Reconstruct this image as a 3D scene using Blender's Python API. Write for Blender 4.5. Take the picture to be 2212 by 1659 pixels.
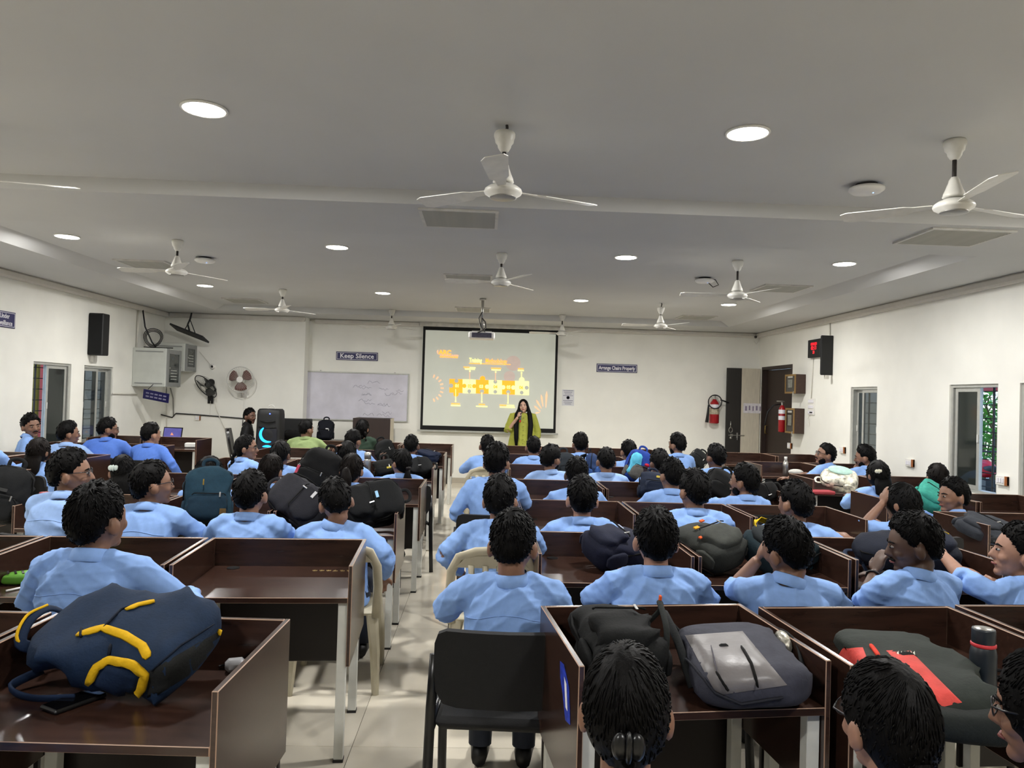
import bpy, bmesh, math, random
import numpy as np
from mathutils import Vector, Matrix, Euler

for o in list(bpy.data.objects): bpy.data.objects.remove(o)
SC = bpy.context.scene
COL = SC.collection
R = math.radians
PI = math.pi
rnd = random.Random(7)

# ------------------------------------------------------------------ camera
TMP = bpy.data.scenes.new('work')
IW, IH, F = 2212.0, 1659.0, 1600.0
CX, CY = IW / 2, IH / 2
CAMZ = 1.68
VPX, VPY, TILT = 1047.0, 856.0, 0.030          # vanishing point of the room's depth axis, horizon slope
_u, _v = (VPX - CX) / F, -(VPY - CY) / F
_yc = Vector((_u, _v, -1)).normalized()
_xc = Vector((1, -TILT, _u - TILT * _v)).normalized()
_zc = _xc.cross(_yc).normalized()
CAMROT = Matrix((_xc, _yc, _zc))               # camera axes -> world axes
cam_d = bpy.data.cameras.new('camera')
cam_d.sensor_fit = 'HORIZONTAL'; cam_d.sensor_width = 36.0; cam_d.lens = 36.0 * F / IW
cam_d.clip_start = 0.02; cam_d.clip_end = 200
cam = bpy.data.objects.new('camera', cam_d); COL.objects.link(cam)
cam.matrix_world = Matrix.Translation((0, 0, CAMZ)) @ CAMROT.to_4x4()
SC.camera = cam

# ------------------------------------------------------------------ world, exposure
SC.view_settings.view_transform = 'Standard'
SC.view_settings.look = 'None'
SC.view_settings.gamma = 1.0
SC.view_settings.use_curve_mapping = False
SC.view_settings.exposure = 1.28
world = bpy.data.worlds.new('daylight'); SC.world = world; world.use_nodes = True
_bg = world.node_tree.nodes['Background']
_sky = world.node_tree.nodes.new('ShaderNodeTexSky')
_sky.sky_type = 'HOSEK_WILKIE'; _sky.turbidity = 3.0; _sky.sun_direction = (0.35, -0.4, 0.85)
world.node_tree.links.new(_sky.outputs[0], _bg.inputs[0]); _bg.inputs[1].default_value = 7.0
LAMP_W = 22.0

# ------------------------------------------------------------------ pixel -> place helpers
def ray(px, py):
    return (CAMROT @ Vector(((px - CX) / F, -(py - CY) / F, -1.0)))
def onZ(px, py, z):
    d = ray(px, py); t = (z - CAMZ) / d.z
    return Vector((d.x * t, d.y * t, z))
def onY(px, py, y):
    d = ray(px, py); t = y / d.y
    return Vector((d.x * t, y, CAMZ + d.z * t))
def onX(px, py, x):
    d = ray(px, py); t = x / d.x
    return Vector((x, d.y * t, CAMZ + d.z * t))

# ------------------------------------------------------------------ materials
MATS = {}
def srgb(c):
    if isinstance(c, str):
        c = c.lstrip('#'); c = [int(c[i:i + 2], 16) / 255 for i in (0, 2, 4)]
    return tuple((x / 12.92 if x <= 0.04045 else ((x + 0.055) / 1.055) ** 2.4) for x in c)
def mat(name, col='#808080', rough=0.6, metal=0.0, noise=0.12, scale=12.0, bump=0.0, bscale=60.0, stretch=(1, 1, 1),
        emit=None, estr=0.0, alpha=1.0, spec=0.5, rand=0.0, coat=0.0, trans=0.0, detail=3.0):
    """procedural principled material: base colour varied by noise, optional relief"""
    if name in MATS: return MATS[name]
    m = bpy.data.materials.new(name); m.use_nodes = True
    nt = m.node_tree; N = nt.nodes; L = nt.links
    b = N['Principled BSDF']
    c = srgb(col)
    b.inputs['Roughness'].default_value = rough
    b.inputs['Metallic'].default_value = metal
    b.inputs['Specular IOR Level'].default_value = spec
    b.inputs['Coat Weight'].default_value = coat
    b.inputs['Transmission Weight'].default_value = trans
    b.inputs['Alpha'].default_value = alpha
    tc = N.new('ShaderNodeTexCoord'); mp = N.new('ShaderNodeMapping')
    mp.inputs['Scale'].default_value = stretch
    L.new(tc.outputs['Object'], mp.inputs['Vector'])
    nz = N.new('ShaderNodeTexNoise'); nz.inputs['Scale'].default_value = scale; nz.inputs['Detail'].default_value = detail
    L.new(mp.outputs[0], nz.inputs['Vector'])
    ramp = N.new('ShaderNodeMapRange')
    ramp.inputs['From Min'].default_value = 0.3; ramp.inputs['From Max'].default_value = 0.7
    ramp.inputs['To Min'].default_value = 1 - noise; ramp.inputs['To Max'].default_value = 1 + noise
    L.new(nz.outputs['Fac'], ramp.inputs['Value'])
    hs = N.new('ShaderNodeHueSaturation'); hs.inputs['Color'].default_value = (*c, 1)
    L.new(ramp.outputs[0], hs.inputs['Value'])
    out = hs.outputs[0]
    if rand:
        oi = N.new('ShaderNodeObjectInfo'); mr = N.new('ShaderNodeMapRange')
        mr.inputs['To Min'].default_value = 1 - rand; mr.inputs['To Max'].default_value = 1 + rand
        L.new(oi.outputs['Random'], mr.inputs['Value'])
        h2 = N.new('ShaderNodeHueSaturation'); L.new(out, h2.inputs['Color']); L.new(mr.outputs[0], h2.inputs['Value'])
        out = h2.outputs[0]
    L.new(out, b.inputs['Base Color'])
    if emit is not None:
        b.inputs['Emission Color'].default_value = (*srgb(emit), 1); b.inputs['Emission Strength'].default_value = estr
    if bump:
        n2 = N.new('ShaderNodeTexNoise'); n2.inputs['Scale'].default_value = bscale; n2.inputs['Detail'].default_value = 4
        L.new(mp.outputs[0], n2.inputs['Vector'])
        bp = N.new('ShaderNodeBump'); bp.inputs['Strength'].default_value = bump; bp.inputs['Distance'].default_value = 0.01
        L.new(n2.outputs['Fac'], bp.inputs['Height']); L.new(bp.outputs[0], b.inputs['Normal'])
    MATS[name] = m
    return m

# ------------------------------------------------------------------ mesh builder
class MB:
    def __init__(s): s.v = []; s.f = []; s.m = []
    def add(s, vs, fs, mi=0):
        o = len(s.v); s.v += [tuple(x) for x in vs]
        for k, f in enumerate(fs):
            s.f.append([i + o for i in f]); s.m.append(mi if isinstance(mi, int) else mi[k])
        return s
    def box(s, c, d, mi=0, rot=None):
        hx, hy, hz = d[0] / 2, d[1] / 2, d[2] / 2
        vs = [Vector((sx * hx, sy * hy, sz * hz)) for sz in (-1, 1) for sy in (-1, 1) for sx in (-1, 1)]
        if rot is not None: vs = [rot @ v for v in vs]
        c = Vector(c)
        return s.add([v + c for v in vs], [(0, 2, 3, 1), (4, 5, 7, 6), (0, 1, 5, 4), (2, 6, 7, 3), (0, 4, 6, 2), (1, 3, 7, 5)], mi)
    def cbox(s, c, d, r=0.003, mi=0, me=1, rot=None):
        """box with chamfered edges; the chamfers carry material me"""
        h = [d[0] / 2, d[1] / 2, d[2] / 2]; c = Vector(c); vs = []; idx = {}
        for sx in (-1, 1):
            for sy in (-1, 1):
                for sz in (-1, 1):
                    sg = (sx, sy, sz)
                    for a in range(3):
                        p = Vector([sg[k] * (h[k] if k == a else h[k] - r) for k in range(3)])
                        idx[(sg, a)] = len(vs); vs.append(c + (rot @ p if rot is not None else p))
        fs = []; ms = []
        for a in range(3):
            b1, b2 = (a + 1) % 3, (a + 2) % 3
            for sg in (-1, 1):
                q = []
                for (p, r2) in ((-1, -1), (1, -1), (1, 1), (-1, 1)):
                    k = [0, 0, 0]; k[a] = sg; k[b1] = p; k[b2] = r2; q.append(idx[(tuple(k), a)])
                fs.append(q if sg > 0 else q[::-1]); ms.append(mi)
        for a in range(3):
            b1, b2 = (a + 1) % 3, (a + 2) % 3
            for p in (-1, 1):
                for r2 in (-1, 1):
                    k0 = [0, 0, 0]; k1 = [0, 0, 0]; k0[a] = -1; k1[a] = 1
                    for k in (k0, k1): k[b1] = p; k[b2] = r2
                    q = [idx[(tuple(k0), b1)], idx[(tuple(k1), b1)], idx[(tuple(k1), b2)], idx[(tuple(k0), b2)]]
                    fs.append(q if p * r2 > 0 else q[::-1]); ms.append(me)
        for sx in (-1, 1):
            for sy in (-1, 1):
                for sz in (-1, 1):
                    k = (sx, sy, sz); q = [idx[(k, 0)], idx[(k, 1)], idx[(k, 2)]]
                    fs.append(q if sx * sy * sz > 0 else q[::-1]); ms.append(me)
        return s.add(vs, fs, ms)
    def rings(s, rings, mi=0, cap0=True, cap1=True, closed=False):
        """skin between equal-length rings of points"""
        n = len(rings[0]); vs = [p for r in rings for p in r]; fs = []
        m = len(rings)
        for i in range(m if closed else m - 1):
            for j in range(n):
                a = i * n + j; b = i * n + (j + 1) % n; i2 = (i + 1) % m
                fs.append((a, b, i2 * n + (j + 1) % n, i2 * n + j))
        if not closed:
            if cap0: fs.append(tuple(range(n))[::-1])
            if cap1: fs.append(tuple((m - 1) * n + k for k in range(n)))
        return s.add(vs, fs, mi)
    def lathe(s, prof, c=(0, 0, 0), n=24, mi=0, rot=None, cap=True):
        c = Vector(c); rg = []
        for (r, z) in prof:
            ring = []
            for k in range(n):
                a = 2 * PI * k / n; p = Vector((r * math.cos(a), r * math.sin(a), z))
                ring.append(c + (rot @ p if rot is not None else p))
            rg.append(ring)
        return s.rings(rg, mi, cap, cap)
    def cyl(s, p0, p1, r, n=12, mi=0, r1=None):
        return s.tube([p0, p1], [r, r if r1 is None else r1], n, mi)
    def tube(s, pts, rad, n=8, mi=0, flat=None, up=None, closed=False):
        """sweep; rad: number or list of numbers/(a,b) pairs, b measured along 'up' side"""
        pts = [Vector(p) for p in pts]; m = len(pts)
        if not isinstance(rad, (list, tuple)) or (isinstance(rad, tuple)): rad = [rad] * m
        rg = []; prev = None
        for i, p in enumerate(pts):
            if closed: t = pts[(i + 1) % m] - pts[i - 1]
            else: t = pts[min(i + 1, m - 1)] - pts[max(i - 1, 0)]
            t = t.normalized() if t.length > 1e-9 else Vector((0, 0, 1))
            if up is not None and abs(t.dot(Vector(up))) < 0.97: sd = t.cross(Vector(up)).normalized()
            elif prev is not None:
                sd = prev - t * prev.dot(t)
                sd = sd.normalized() if sd.length > 1e-6 else t.orthogonal().normalized()
            else:
                sd = t.cross(Vector((0, 0, 1)))
                sd = sd.normalized() if sd.length > 1e-4 else Vector((1, 0, 0))
            prev = sd; w = sd.cross(t).normalized()
            a, b = (rad[i] if isinstance(rad[i], (tuple, list)) else (rad[i], rad[i]))
            rg.append([p + sd * (a * math.cos(2 * PI * k / n)) + w * (b * math.sin(2 * PI * k / n)) for k in range(n)])
        return s.rings(rg, mi, closed=closed)
    def ell(s, c, r, nu=16, nv=10, mi=0, rot=None, fn=None):
        """ellipsoid; fn(dir)->scale lets the outline vary"""
        c = Vector(c); rg = []
        vs = []; fs = []
        for i in range(nv + 1):
            th = PI * i / nv
            for j in range(nu):
                ph = 2 * PI * j / nu
                d = Vector((math.sin(th) * math.cos(ph), math.sin(th) * math.sin(ph), math.cos(th)))
                k = fn(d) if fn else 1.0
                p = Vector((d.x * r[0] * k, d.y * r[1] * k, d.z * r[2] * k))
                vs.append(c + (rot @ p if rot is not None else p))
        for i in range(nv):
            for j in range(nu):
                a = i * nu + j; b = i * nu + (j + 1) % nu
                q = (a, a + nu, b + nu, b)
                fs.append(q)
        return s.add(vs, fs, mi)
    def poly(s, pts, t, mi=0, axis=None):
        """prism: outline pts (Vectors) pushed by vector t"""
        n = len(pts); pts = [Vector(p) for p in pts]; t = Vector(t)
        vs = pts + [p + t for p in pts]
        fs = [tuple(range(n))[::-1], tuple(range(n, 2 * n))] + [(i, (i + 1) % n, n + (i + 1) % n, n + i) for i in range(n)]
        return s.add(vs, fs, mi)
    def mesh(s, name, mats, smooth=False, fix=False):
        me = bpy.data.meshes.new(name); me.from_pydata(s.v, [], s.f)
        for m in (mats if isinstance(mats, (list, tuple)) else [mats]): me.materials.append(m)
        me.polygons.foreach_set('material_index', s.m)
        if smooth: me.polygons.foreach_set('use_smooth', [True] * len(me.polygons))
        me.update()
        if fix or True:
            bm = bmesh.new(); bm.from_mesh(me); bmesh.ops.recalc_face_normals(bm, faces=bm.faces); bm.to_mesh(me); bm.free()
        return me
    def build(s, name, mats, parent=None, smooth=False, loc=None, rot=None):
        return link(name, s.mesh(name, mats, smooth), parent, loc, rot)
def auto_smooth(o, ang=40):
    m = o.data if hasattr(o, 'data') else o
    m.polygons.foreach_set('use_smooth', [True] * len(m.polygons))
    bm = bmesh.new(); bm.from_mesh(m)
    for e in bm.edges:
        if len(e.link_faces) == 2 and e.calc_face_angle(0) > R(ang): e.smooth = False
    bm.to_mesh(m); bm.free()
    return o
def link(name, me, parent=None, loc=None, rot=None):
    o = bpy.data.objects.new(name, me); COL.objects.link(o)
    if parent is not None: o.parent = parent
    if loc is not None: o.location = loc
    if rot is not None: o.rotation_euler = rot
    return o
def tag(o, label=None, cat=None, group=None, kind=None):
    if label: o['label'] = label
    if cat: o['category'] = cat
    if group: o['group'] = group
    if kind: o['kind'] = kind
    return o
def thing(name, label, cat, loc=(0, 0, 0), rotz=0.0, group=None, rot=None):
    o = bpy.data.objects.new(name, None); COL.objects.link(o); o.empty_display_size = 0.1
    o.location = loc; o.rotation_euler = rot if rot is not None else (0, 0, rotz)
    return tag(o, label, cat, group)
def struct(o, label=None):
    o['kind'] = 'structure'
    if label: o['label'] = label
    return o
def copy_tree(o, parent=None):
    c = o.copy(); COL.objects.link(c); c.parent = parent
    for ch in o.children: copy_tree(ch, c)
    return c
def evaluated(ob):
    """mesh of an object with its modifiers applied, worked out in a scratch scene"""
    TMP.collection.objects.link(ob)
    with bpy.context.temp_override(scene=TMP, view_layer=TMP.view_layers[0]):
        dg = bpy.context.evaluated_depsgraph_get(); me = bpy.data.meshes.new_from_object(ob.evaluated_get(dg))
    TMP.collection.objects.unlink(ob)
    return me
def text_mesh(txt, size, mats, name, parent=None, depth=0.002, align='CENTER', bold=0.0, xs=1.0):
    """flat lettering as a mesh in the XZ plane facing -Y"""
    cu = bpy.data.curves.new('t', 'FONT'); cu.body = txt; cu.size = size; cu.align_x = align; cu.align_y = 'CENTER'
    cu.extrude = depth; cu.offset = bold; cu.resolution_u = 2
    ob = bpy.data.objects.new('t', cu); me = evaluated(ob)
    bpy.data.objects.remove(ob); bpy.data.curves.remove(cu)
    me.transform(Matrix.Rotation(PI / 2, 4, 'X') @ Matrix.Diagonal((xs, 1, 1, 1)))
    me.name = name; me.materials.clear()
    for m in (mats if isinstance(mats, (list, tuple)) else [mats]): me.materials.append(m)
    return link(name, me, parent)
# ================================================================== the room
XL, XR, YB, YF = -5.98, 5.35, 14.3, -4.4
ZC, ZT = 3.065, 3.165                       # ceiling and raised tray
M_wall = mat('wall_paint', '#f1f0e8', 0.75, noise=0.03, scale=2.5, bump=0.05, bscale=90)
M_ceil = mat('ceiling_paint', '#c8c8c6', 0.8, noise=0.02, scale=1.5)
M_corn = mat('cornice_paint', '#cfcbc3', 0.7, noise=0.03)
def tile_material():
    m = mat('floor_tile', '#ded6c4', 0.10, noise=0.10, scale=2.2, rand=0.03, spec=0.6, detail=8)
    return m
M_tile = tile_material()
M_grout = mat('floor_grout', '#8d867b', 0.8)
# floor slab + tiles (each 60 x 60 cm)
fl = struct(MB().box(((XL + XR) / 2, (YB + YF) / 2, -0.06), (XR - XL + .4, YB - YF + .4, 0.10)).build('floor', M_grout))
TS = 0.60
def tile_mesh():
    b = MB(); h = TS / 2 - .0012
    b.cbox((0, 0, -0.005), (2 * h, 2 * h, 0.010), 0.001, 0, 0)
    return b.mesh('tile', M_tile)
tme = tile_mesh()
cells = []
nx = int((XR - XL) / TS) + 1; ny = int((YB - YF) / TS) + 1
for i in range(nx):
    for j in range(ny):
        x = XL + TS * (i + .5); y = 4.17 - TS * 13 + TS * (j + .5)
        if x + TS / 2 > XR + .02 or y + TS / 2 > YB + .3 or y - TS / 2 < YF - .2: continue
        seen = (abs(x + .15) < 1.6) * 4 + (abs(x - 3.1) < .7) * 1.5 + (abs(x + 3.7) < .7) * 1.5
        cells.append((-(seen / max(y, .8)) if y > 1.0 else 0, x, y))
cells.sort()
for k, (w, x, y) in enumerate(cells[:290]):
    link('tile', tme, fl, (x, y, 0))
rest = MB()
for (w, x, y) in cells[290:]:
    h = TS / 2 - .0012
    rest.box((x, y, -0.005), (2 * h, 2 * h, 0.010))
tag(rest.build('tile_field', M_tile, fl), kind='stuff')

# walls with real openings
def wall_with_holes(name, axis, inner, t, a0, a1, z0, z1, holes):
    """axis 'X': plane X=inner, runs along Y; axis 'Y': plane Y=inner, runs along X. t = thickness (signed, outward)"""
    b = MB(); cuts = sorted(set([a0, a1] + [h[0] for h in holes] + [h[1] for h in holes]))
    for s, e in zip(cuts[:-1], cuts[1:]):
        mid = (s + e) / 2; zs = [(z0, z1)]
        for h in holes:
            if h[0] < mid < h[1]: zs = [(z0, h[2]), (h[3], z1)]
        for (p, q) in zs:
            if q - p < 1e-3: continue
            if axis == 'X': b.box((inner + t / 2, mid, (p + q) / 2), (abs(t), e - s, q - p))
            else: b.box((mid, inner + t / 2, (p + q) / 2), (e - s, abs(t), q - p))
    return struct(b.build(name, M_wall))
def yL(px, py=850): return onX(px, py, XL).y
def yR(px, py=850): return onX(px, py, XR).y
WZ0, WZ1 = 0.78, 1.97
winL = [(yL(70), yL(152)), (yL(180), yL(243))]
winR = [(yR(1895), yR(1838)), (yR(2156), yR(2051)), (yR(2330), yR(2203))]
DOORY = (yR(1711), 14.16); DOORZ = 2.40
wall_with_holes('wall_left', 'X', XL, -0.20, YF, YB + .2, 0, ZC + .2, [(a, b, WZ0, WZ1) for a, b in winL])
wall_with_holes('wall_right', 'X', XR, 0.20, YF, YB + .2, 0, ZC + .2, [(a, b, WZ0, WZ1) for a, b in winR] + [(DOORY[0], DOORY[1], 0, DOORZ)])
wall_with_holes('wall_back', 'Y', YB, 0.20, XL - .2, XR + .2, 0, ZC + .2, [])
wall_with_holes('wall_front', 'Y', YF, -0.20, XL - .2, XR + .2, 0, ZC + .2, [])
# shallow projection on the left part of the back wall
PX = onY(656, 850, 14.0).x; YP = 13.98
struct(MB().box(((XL + PX) / 2, (YP + YB) / 2 + .05, ZC / 2 + .08), (PX - XL, YB - YP + .1, ZC + .16)).build('wall_back_projection', M_wall))
# skirting
M_skirt = mat('skirting_tile', '#b9b0a0', 0.2, noise=0.08, scale=5)
struct(MB().box(((PX + XR) / 2, YB - .006, .05), (XR - PX, .012, .10)).build('baseboard_back', M_skirt))
struct(MB().box(((PX + XL) / 2, YP - .006, .05), (PX - XL, .012, .10)).build('baseboard_back_left', M_skirt))
struct(MB().box((XR - .006, (YF + DOORY[0]) / 2, .05), (.012, DOORY[0] - YF, .10)).build('baseboard_right', M_skirt))
struct(MB().box((XL + .006, (YF + YP) / 2, .05), (.012, YP - YF, .10)).build('baseboard_left', M_skirt))
# ceiling: lower plane with two raised trays (sloped sides)
TRX0, TRX1 = -4.80, 4.38
TRAYS = [(-1.5, 5.40), (6.47, 13.25)]
cb = MB()
def quad(b, pts, mi=0): b.add(pts, [(0, 1, 2, 3)], mi)
ys = [YF - .2, TRAYS[0][0], TRAYS[0][1], TRAYS[1][0], TRAYS[1][1], YB + .2]
for k in range(5):
    y0, y1 = ys[k], ys[k + 1]
    if k in (1, 3):
        for (x0, x1) in ((XL - .2, TRX0), (TRX1, XR + .2)): cb.box(((x0 + x1) / 2, (y0 + y1) / 2, ZC + .05), (x1 - x0, y1 - y0, .10))
    else: cb.box(((XL + XR) / 2, (y0 + y1) / 2, ZC + .05), (XR - XL + .4, y1 - y0, .10))
for (y0, y1) in TRAYS:
    sx, sy = 0.16, 0.02
    o = [(TRX0, y0, ZC + .0), (TRX1, y0, ZC), (TRX1, y1, ZC), (TRX0, y1, ZC)]
    i = [(TRX0 + sx, y0 + sy, ZT), (TRX1 - sx, y0 + sy, ZT), (TRX1 - sx, y1 - sy, ZT), (TRX0 + sx, y1 - sy, ZT)]
    for k in range(4):
        quad(cb, [o[k], o[(k + 1) % 4], i[(k + 1) % 4], i[k]])
cb.box(((XL + XR) / 2, (YF + YB) / 2, ZT + .06), (XR - XL + .4, YB - YF + .4, .12))
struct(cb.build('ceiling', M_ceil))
# cornice along the walls
for (nm, c, d) in (('trim_1', (XL + .05, (YF + YP) / 2, ZC - .045), (.10, YP - YF, .09)),
                   ('trim_2', (XR - .05, (YF + YB) / 2, ZC - .045), (.10, YB - YF, .09)),
                   ('trim_3', ((PX + XR) / 2, YB - .05, ZC - .045), (XR - PX - .2, .10, .09)),
                   ('trim_4', ((PX + XL) / 2 + .05, YP - .05, ZC - .045), (PX - XL - .1, .10, .09))):
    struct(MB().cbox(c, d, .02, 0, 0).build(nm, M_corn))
# thin line conduit under the cornice
M_pvc = mat('pvc_white', '#d9d6cc', 0.5, noise=0.05)

# ------------------------------------------------------------------ windows
M_alu = mat('window_aluminium', '#b9bab4', 0.45, metal=0.35, noise=0.06, scale=20)
M_iron = mat('grille_iron', '#1b1a1a', 0.6, noise=0.1)
M_stone = mat('window_sill_stone', '#d8d4ca', 0.4, noise=0.05)
def glass_material():
    m = mat('tinted_glass', '#2c3230', 0.06, noise=0.05, alpha=0.82, spec=0.5)
    return m
M_glass = glass_material()
def window(n, x, sgn, y0, y1, panes, label=None):
    """aluminium sliding window in the side wall; panes: list of (start,end) 0..1 measured along +Y, track offset"""
    w = y1 - y0; zc = (WZ0 + WZ1) / 2; h = WZ1 - WZ0
    fr = MB()
    t = .035; dep = .10; xo = x + sgn * .07
    fr.box((xo, y0 + t / 2, zc), (dep, t, h)); fr.box((xo, y1 - t / 2, zc), (dep, t, h))
    fr.box((xo, (y0 + y1) / 2, WZ1 - t / 2), (dep, w - 2 * t, t)); fr.box((xo, (y0 + y1) / 2, WZ0 + t / 2), (dep, w - 2 * t, t))
    root = struct(fr.build('window_%d' % n, M_alu), label)
    for k, (a, b, trk) in enumerate(panes):
        ya, yb = y0 + t + (w - 2 * t) * a, y0 + t + (w - 2 * t) * b
        xs = xo + sgn * (trk * .04 - .02); st = .045
        sf = MB(); zb, zt = WZ0 + t + .002, WZ1 - t - .002
        for yy in (ya + st / 2, yb - st / 2): sf.box((xs, yy, (zb + zt) / 2), (.022, st, zt - zb))
        for zz in (zb + st / 2, zt - st / 2): sf.box((xs, (ya + yb) / 2, zz), (.022, yb - ya - 2 * st, st))
        o = sf.build('sash', M_alu, root)
        MB().box((xs, (ya + yb) / 2, (zb + zt) / 2), (.006, yb - ya - 2 * st + .01, zt - zb - 2 * st + .01)).build('pane', M_glass, o)
        MB().cbox((xs - sgn * .016, (ya + st / 2) if k == 0 else (yb - st / 2), zc), (.012, .022, .09), .003, 0, 0).build('latch', mat('latch_white', '#d5d5cf', .4), o)
    g = MB()
    xg = x + sgn * .15
    for k in range(8):
        z = WZ0 + h * (k + .5) / 8
        g.cyl((xg, y0, z), (xg, y1, z), .006, 6)
    for k in range(2): g.cyl((xg, y0 + w * (k + 1) / 3, WZ0), (xg, y0 + w * (k + 1) / 3, WZ1), .014, 6)
    g.build('grille', M_iron, root)
    MB().box((x + sgn * .10, (y0 + y1) / 2, WZ0 - .012), (.24, w, .02)).build('sill', M_stone, root)
    return root
window(1, XL, -1, *winL[0], [(.40, .98, 0), (.43, 1.0, 1)])
window(2, XL, -1, *winL[1], [(.0, .55, 0), (.48, 1.0, 1)])
window(3, XR, 1, *winR[0], [(.0, .66, 0), (.70, 1.0, 1)])
window(4, XR, 1, *winR[1], [(.41, .98, 0), (.46, 1.0, 1)])
window(5, XR, 1, *winR[2], [(.30, 1.0, 0), (.0, .5, 1)])
# what stands outside the windows
M_red = mat('outside_red_wall', '#b8453c', 0.8, noise=0.08, scale=3)
M_ochre = mat('outside_ochre_column', '#8d7d2e', 0.8, noise=0.1)
M_pave = mat('outside_paving', '#b5aea2', 0.85, noise=0.12, scale=4)
struct(MB().box((XL - 3.2, 8, -.10), (6, 26, .1)).build('ground_left', M_pave))
struct(MB().box((XR + 5.2, 8, -.10), (10, 26, .1)).build('ground_right', M_pave))
tag(MB().cbox((XL - 1.7, 12.0, 1.55), (.2, 4.4, 3.3), .01, 0, 0).build('garden_wall', M_red), 'pink-red outside wall seen through the open left window', 'wall')
yy = onX(75, 850, XL - .8).y
tag(MB().lathe([(.09, 0), (.09, .12), (.06, .15), (.06, 2.7), (.08, 2.75), (.08, 2.9)], (XL - .8, yy, -.05), 16).build('column', M_ochre), 'ochre painted column outside the open left window', 'column')
# right side: veranda post, red fascia, shrubs, red motorbike
p = onX(2140, 850, XR + 2.2)
vt = thing('veranda', 'red veranda roof edge outside the right-hand open window', 'veranda', (XR + 2.2, p.y, -.05))
MB().cbox((0, 0, 2.20), (.12, 7.0, .36), .01, 0, 0).build('fascia', mat('fascia_red', '#a02724', .6), vt)
for k in (-3.2, 2.4): MB().cbox((0, k, 1.05), (.11, .11, 2.1), .01, 0, 0).build('post', mat('post_maroon', '#571c1a', .6), vt)
def leafy(name, label, x, y, z0, h, w, n, colr, seed):
    t = thing(name, label, 'plant', (x, y, z0)); g = random.Random(seed)
    st = MB()
    for k in range(5): st.tube([(0, 0, 0), (g.uniform(-.2, .2) * w, g.uniform(-.2, .2) * w, h * .5), (g.uniform(-.4, .4) * w, g.uniform(-.4, .4) * w, h * .9)], [.025, .018, .008], 6)
    st.build('stem', mat('plant_stem', '#5b5230', .8), t)
    lf = MB()
    for k in range(n):
        c = Vector((g.gauss(0, .33) * w, g.gauss(0, .33) * w, h * g.uniform(.25, 1.05)))
        a = g.uniform(0, 2 * PI); e = g.uniform(-.6, .7); L = g.uniform(.12, .3); wd = L * .22
        d = Vector((math.cos(a) * math.cos(e), math.sin(a) * math.cos(e), math.sin(e))); sd = Vector((-math.sin(a), math.cos(a), 0))
        lf.add([c, c + d * L * .5 + sd * wd, c + d * L + Vector((0, 0, -L * .2)), c + d * L * .5 - sd * wd], [(0, 1, 2, 3)])
    tag(lf.build('foliage', mat(name + '_leaf', colr, .5, noise=.35, scale=9), t), kind='stuff')
    return t
for k, (px, dx, h, w, c, lab) in enumerate(((2135, 3.6, 2.6, 1.0, '#5f9a35', 'tall green shrub outside the right-hand open window'),
                                            (2150, 4.6, 1.6, 1.2, '#b9d84a', 'bright lime shrub low outside the right-hand open window'),
                                            (2122, 6.5, 3.2, 1.6, '#3f7a2d', 'dark green tree far outside the right-hand window'))):
    q = onX(px, 900, XR + dx); leafy('garden_shrub', lab, q.x, q.y, -.05, h, w, 420, c, 40 + k)
tag(MB().cbox((XR + 9.0, 9.0, 1.9), (.2, 22, 4.0), .02, 0, 0).build('bright_backdrop', mat('backdrop_white', '#e8e6df', .8, noise=.05)), 'added white backdrop for brightness beyond the shrubs outside the right windows', 'wall')  # added backdrop: brightens the outside view and hides the sky's horizon
q = onX(2135, 960, XR + 2.9)
mb = thing('motorbike', 'red motorbike parked outside the right-hand open window', 'motorbike', (q.x, q.y, -.05), R(75))
M_rubber = mat('tyre_rubber', '#141414', .8)
for sx in (-.62, .62):
    wv = MB(); wv.tube([(sx + .27 * math.cos(a * PI / 12), 0, .30 + .27 * math.sin(a * PI / 12)) for a in range(24)], .05, 8, closed=True)
    wv.build('wheel', M_rubber, mb, True)
MB().ell((.12, 0, .78), (.30, .14, .15), 16, 10).build('tank', mat('bike_red', '#c2202a', .25), mb, True)
MB().tube([(-.6, 0, .82), (-.3, 0, .80), (-.05, 0, .80)], [(.10, .05), (.13, .05), (.10, .05)], 10).build('seat', M_rubber, mb, True)
MB().tube([(.62, 0, .30), (.45, 0, .75), (.38, 0, 1.0)], .025, 8).cyl((.36, -.32, 1.05), (.36, .32, 1.05), .015).build('fork', M_iron, mb, True)
MB().box((0, 0, .45), (.45, .22, .32)).build('engine', M_iron, mb)
MB().ell((.5, 0, .92), (.10, .10, .10), 12, 8).build('headlamp', mat('lamp_glass', '#d9d9d9', .1), mb, True)

# ------------------------------------------------------------------ doors
M_door = mat('door_dark_laminate', '#2c1e19', 0.5, noise=.12, scale=6, stretch=(8, 8, .6))
M_doorlt = mat('door_cream_laminate', '#cfc7b4', 0.55, noise=.07, scale=5, stretch=(10, 10, 1))
M_doorblk = mat('door_black_laminate', '#262320', 0.5, noise=.15, scale=6, stretch=(14, 14, .6))
M_steel = mat('brushed_steel', '#b5b3ae', 0.3, metal=.9, noise=.1)
M_brass = mat('brass', '#9a8348', 0.35, metal=.8, noise=.1)
d1 = MB(); wd = DOORY[1] - DOORY[0]
for y in (DOORY[0] + .03, DOORY[1] - .03): d1.box((XR + .06, y, DOORZ / 2), (.12, .06, DOORZ))
d1.box((XR + .06, (DOORY[0] + DOORY[1]) / 2, DOORZ - .03), (.12, wd - .12, .06))
door = struct(d1.build('door_1', M_door))
MB().cbox((XR + .10, (DOORY[0] + DOORY[1]) / 2, DOORZ / 2 - .02), (.04, wd - .13, DOORZ - .09), .002, 0, 0).build('leaf', M_door, door)
q = onX(1656, 928, XR + .06)
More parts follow.
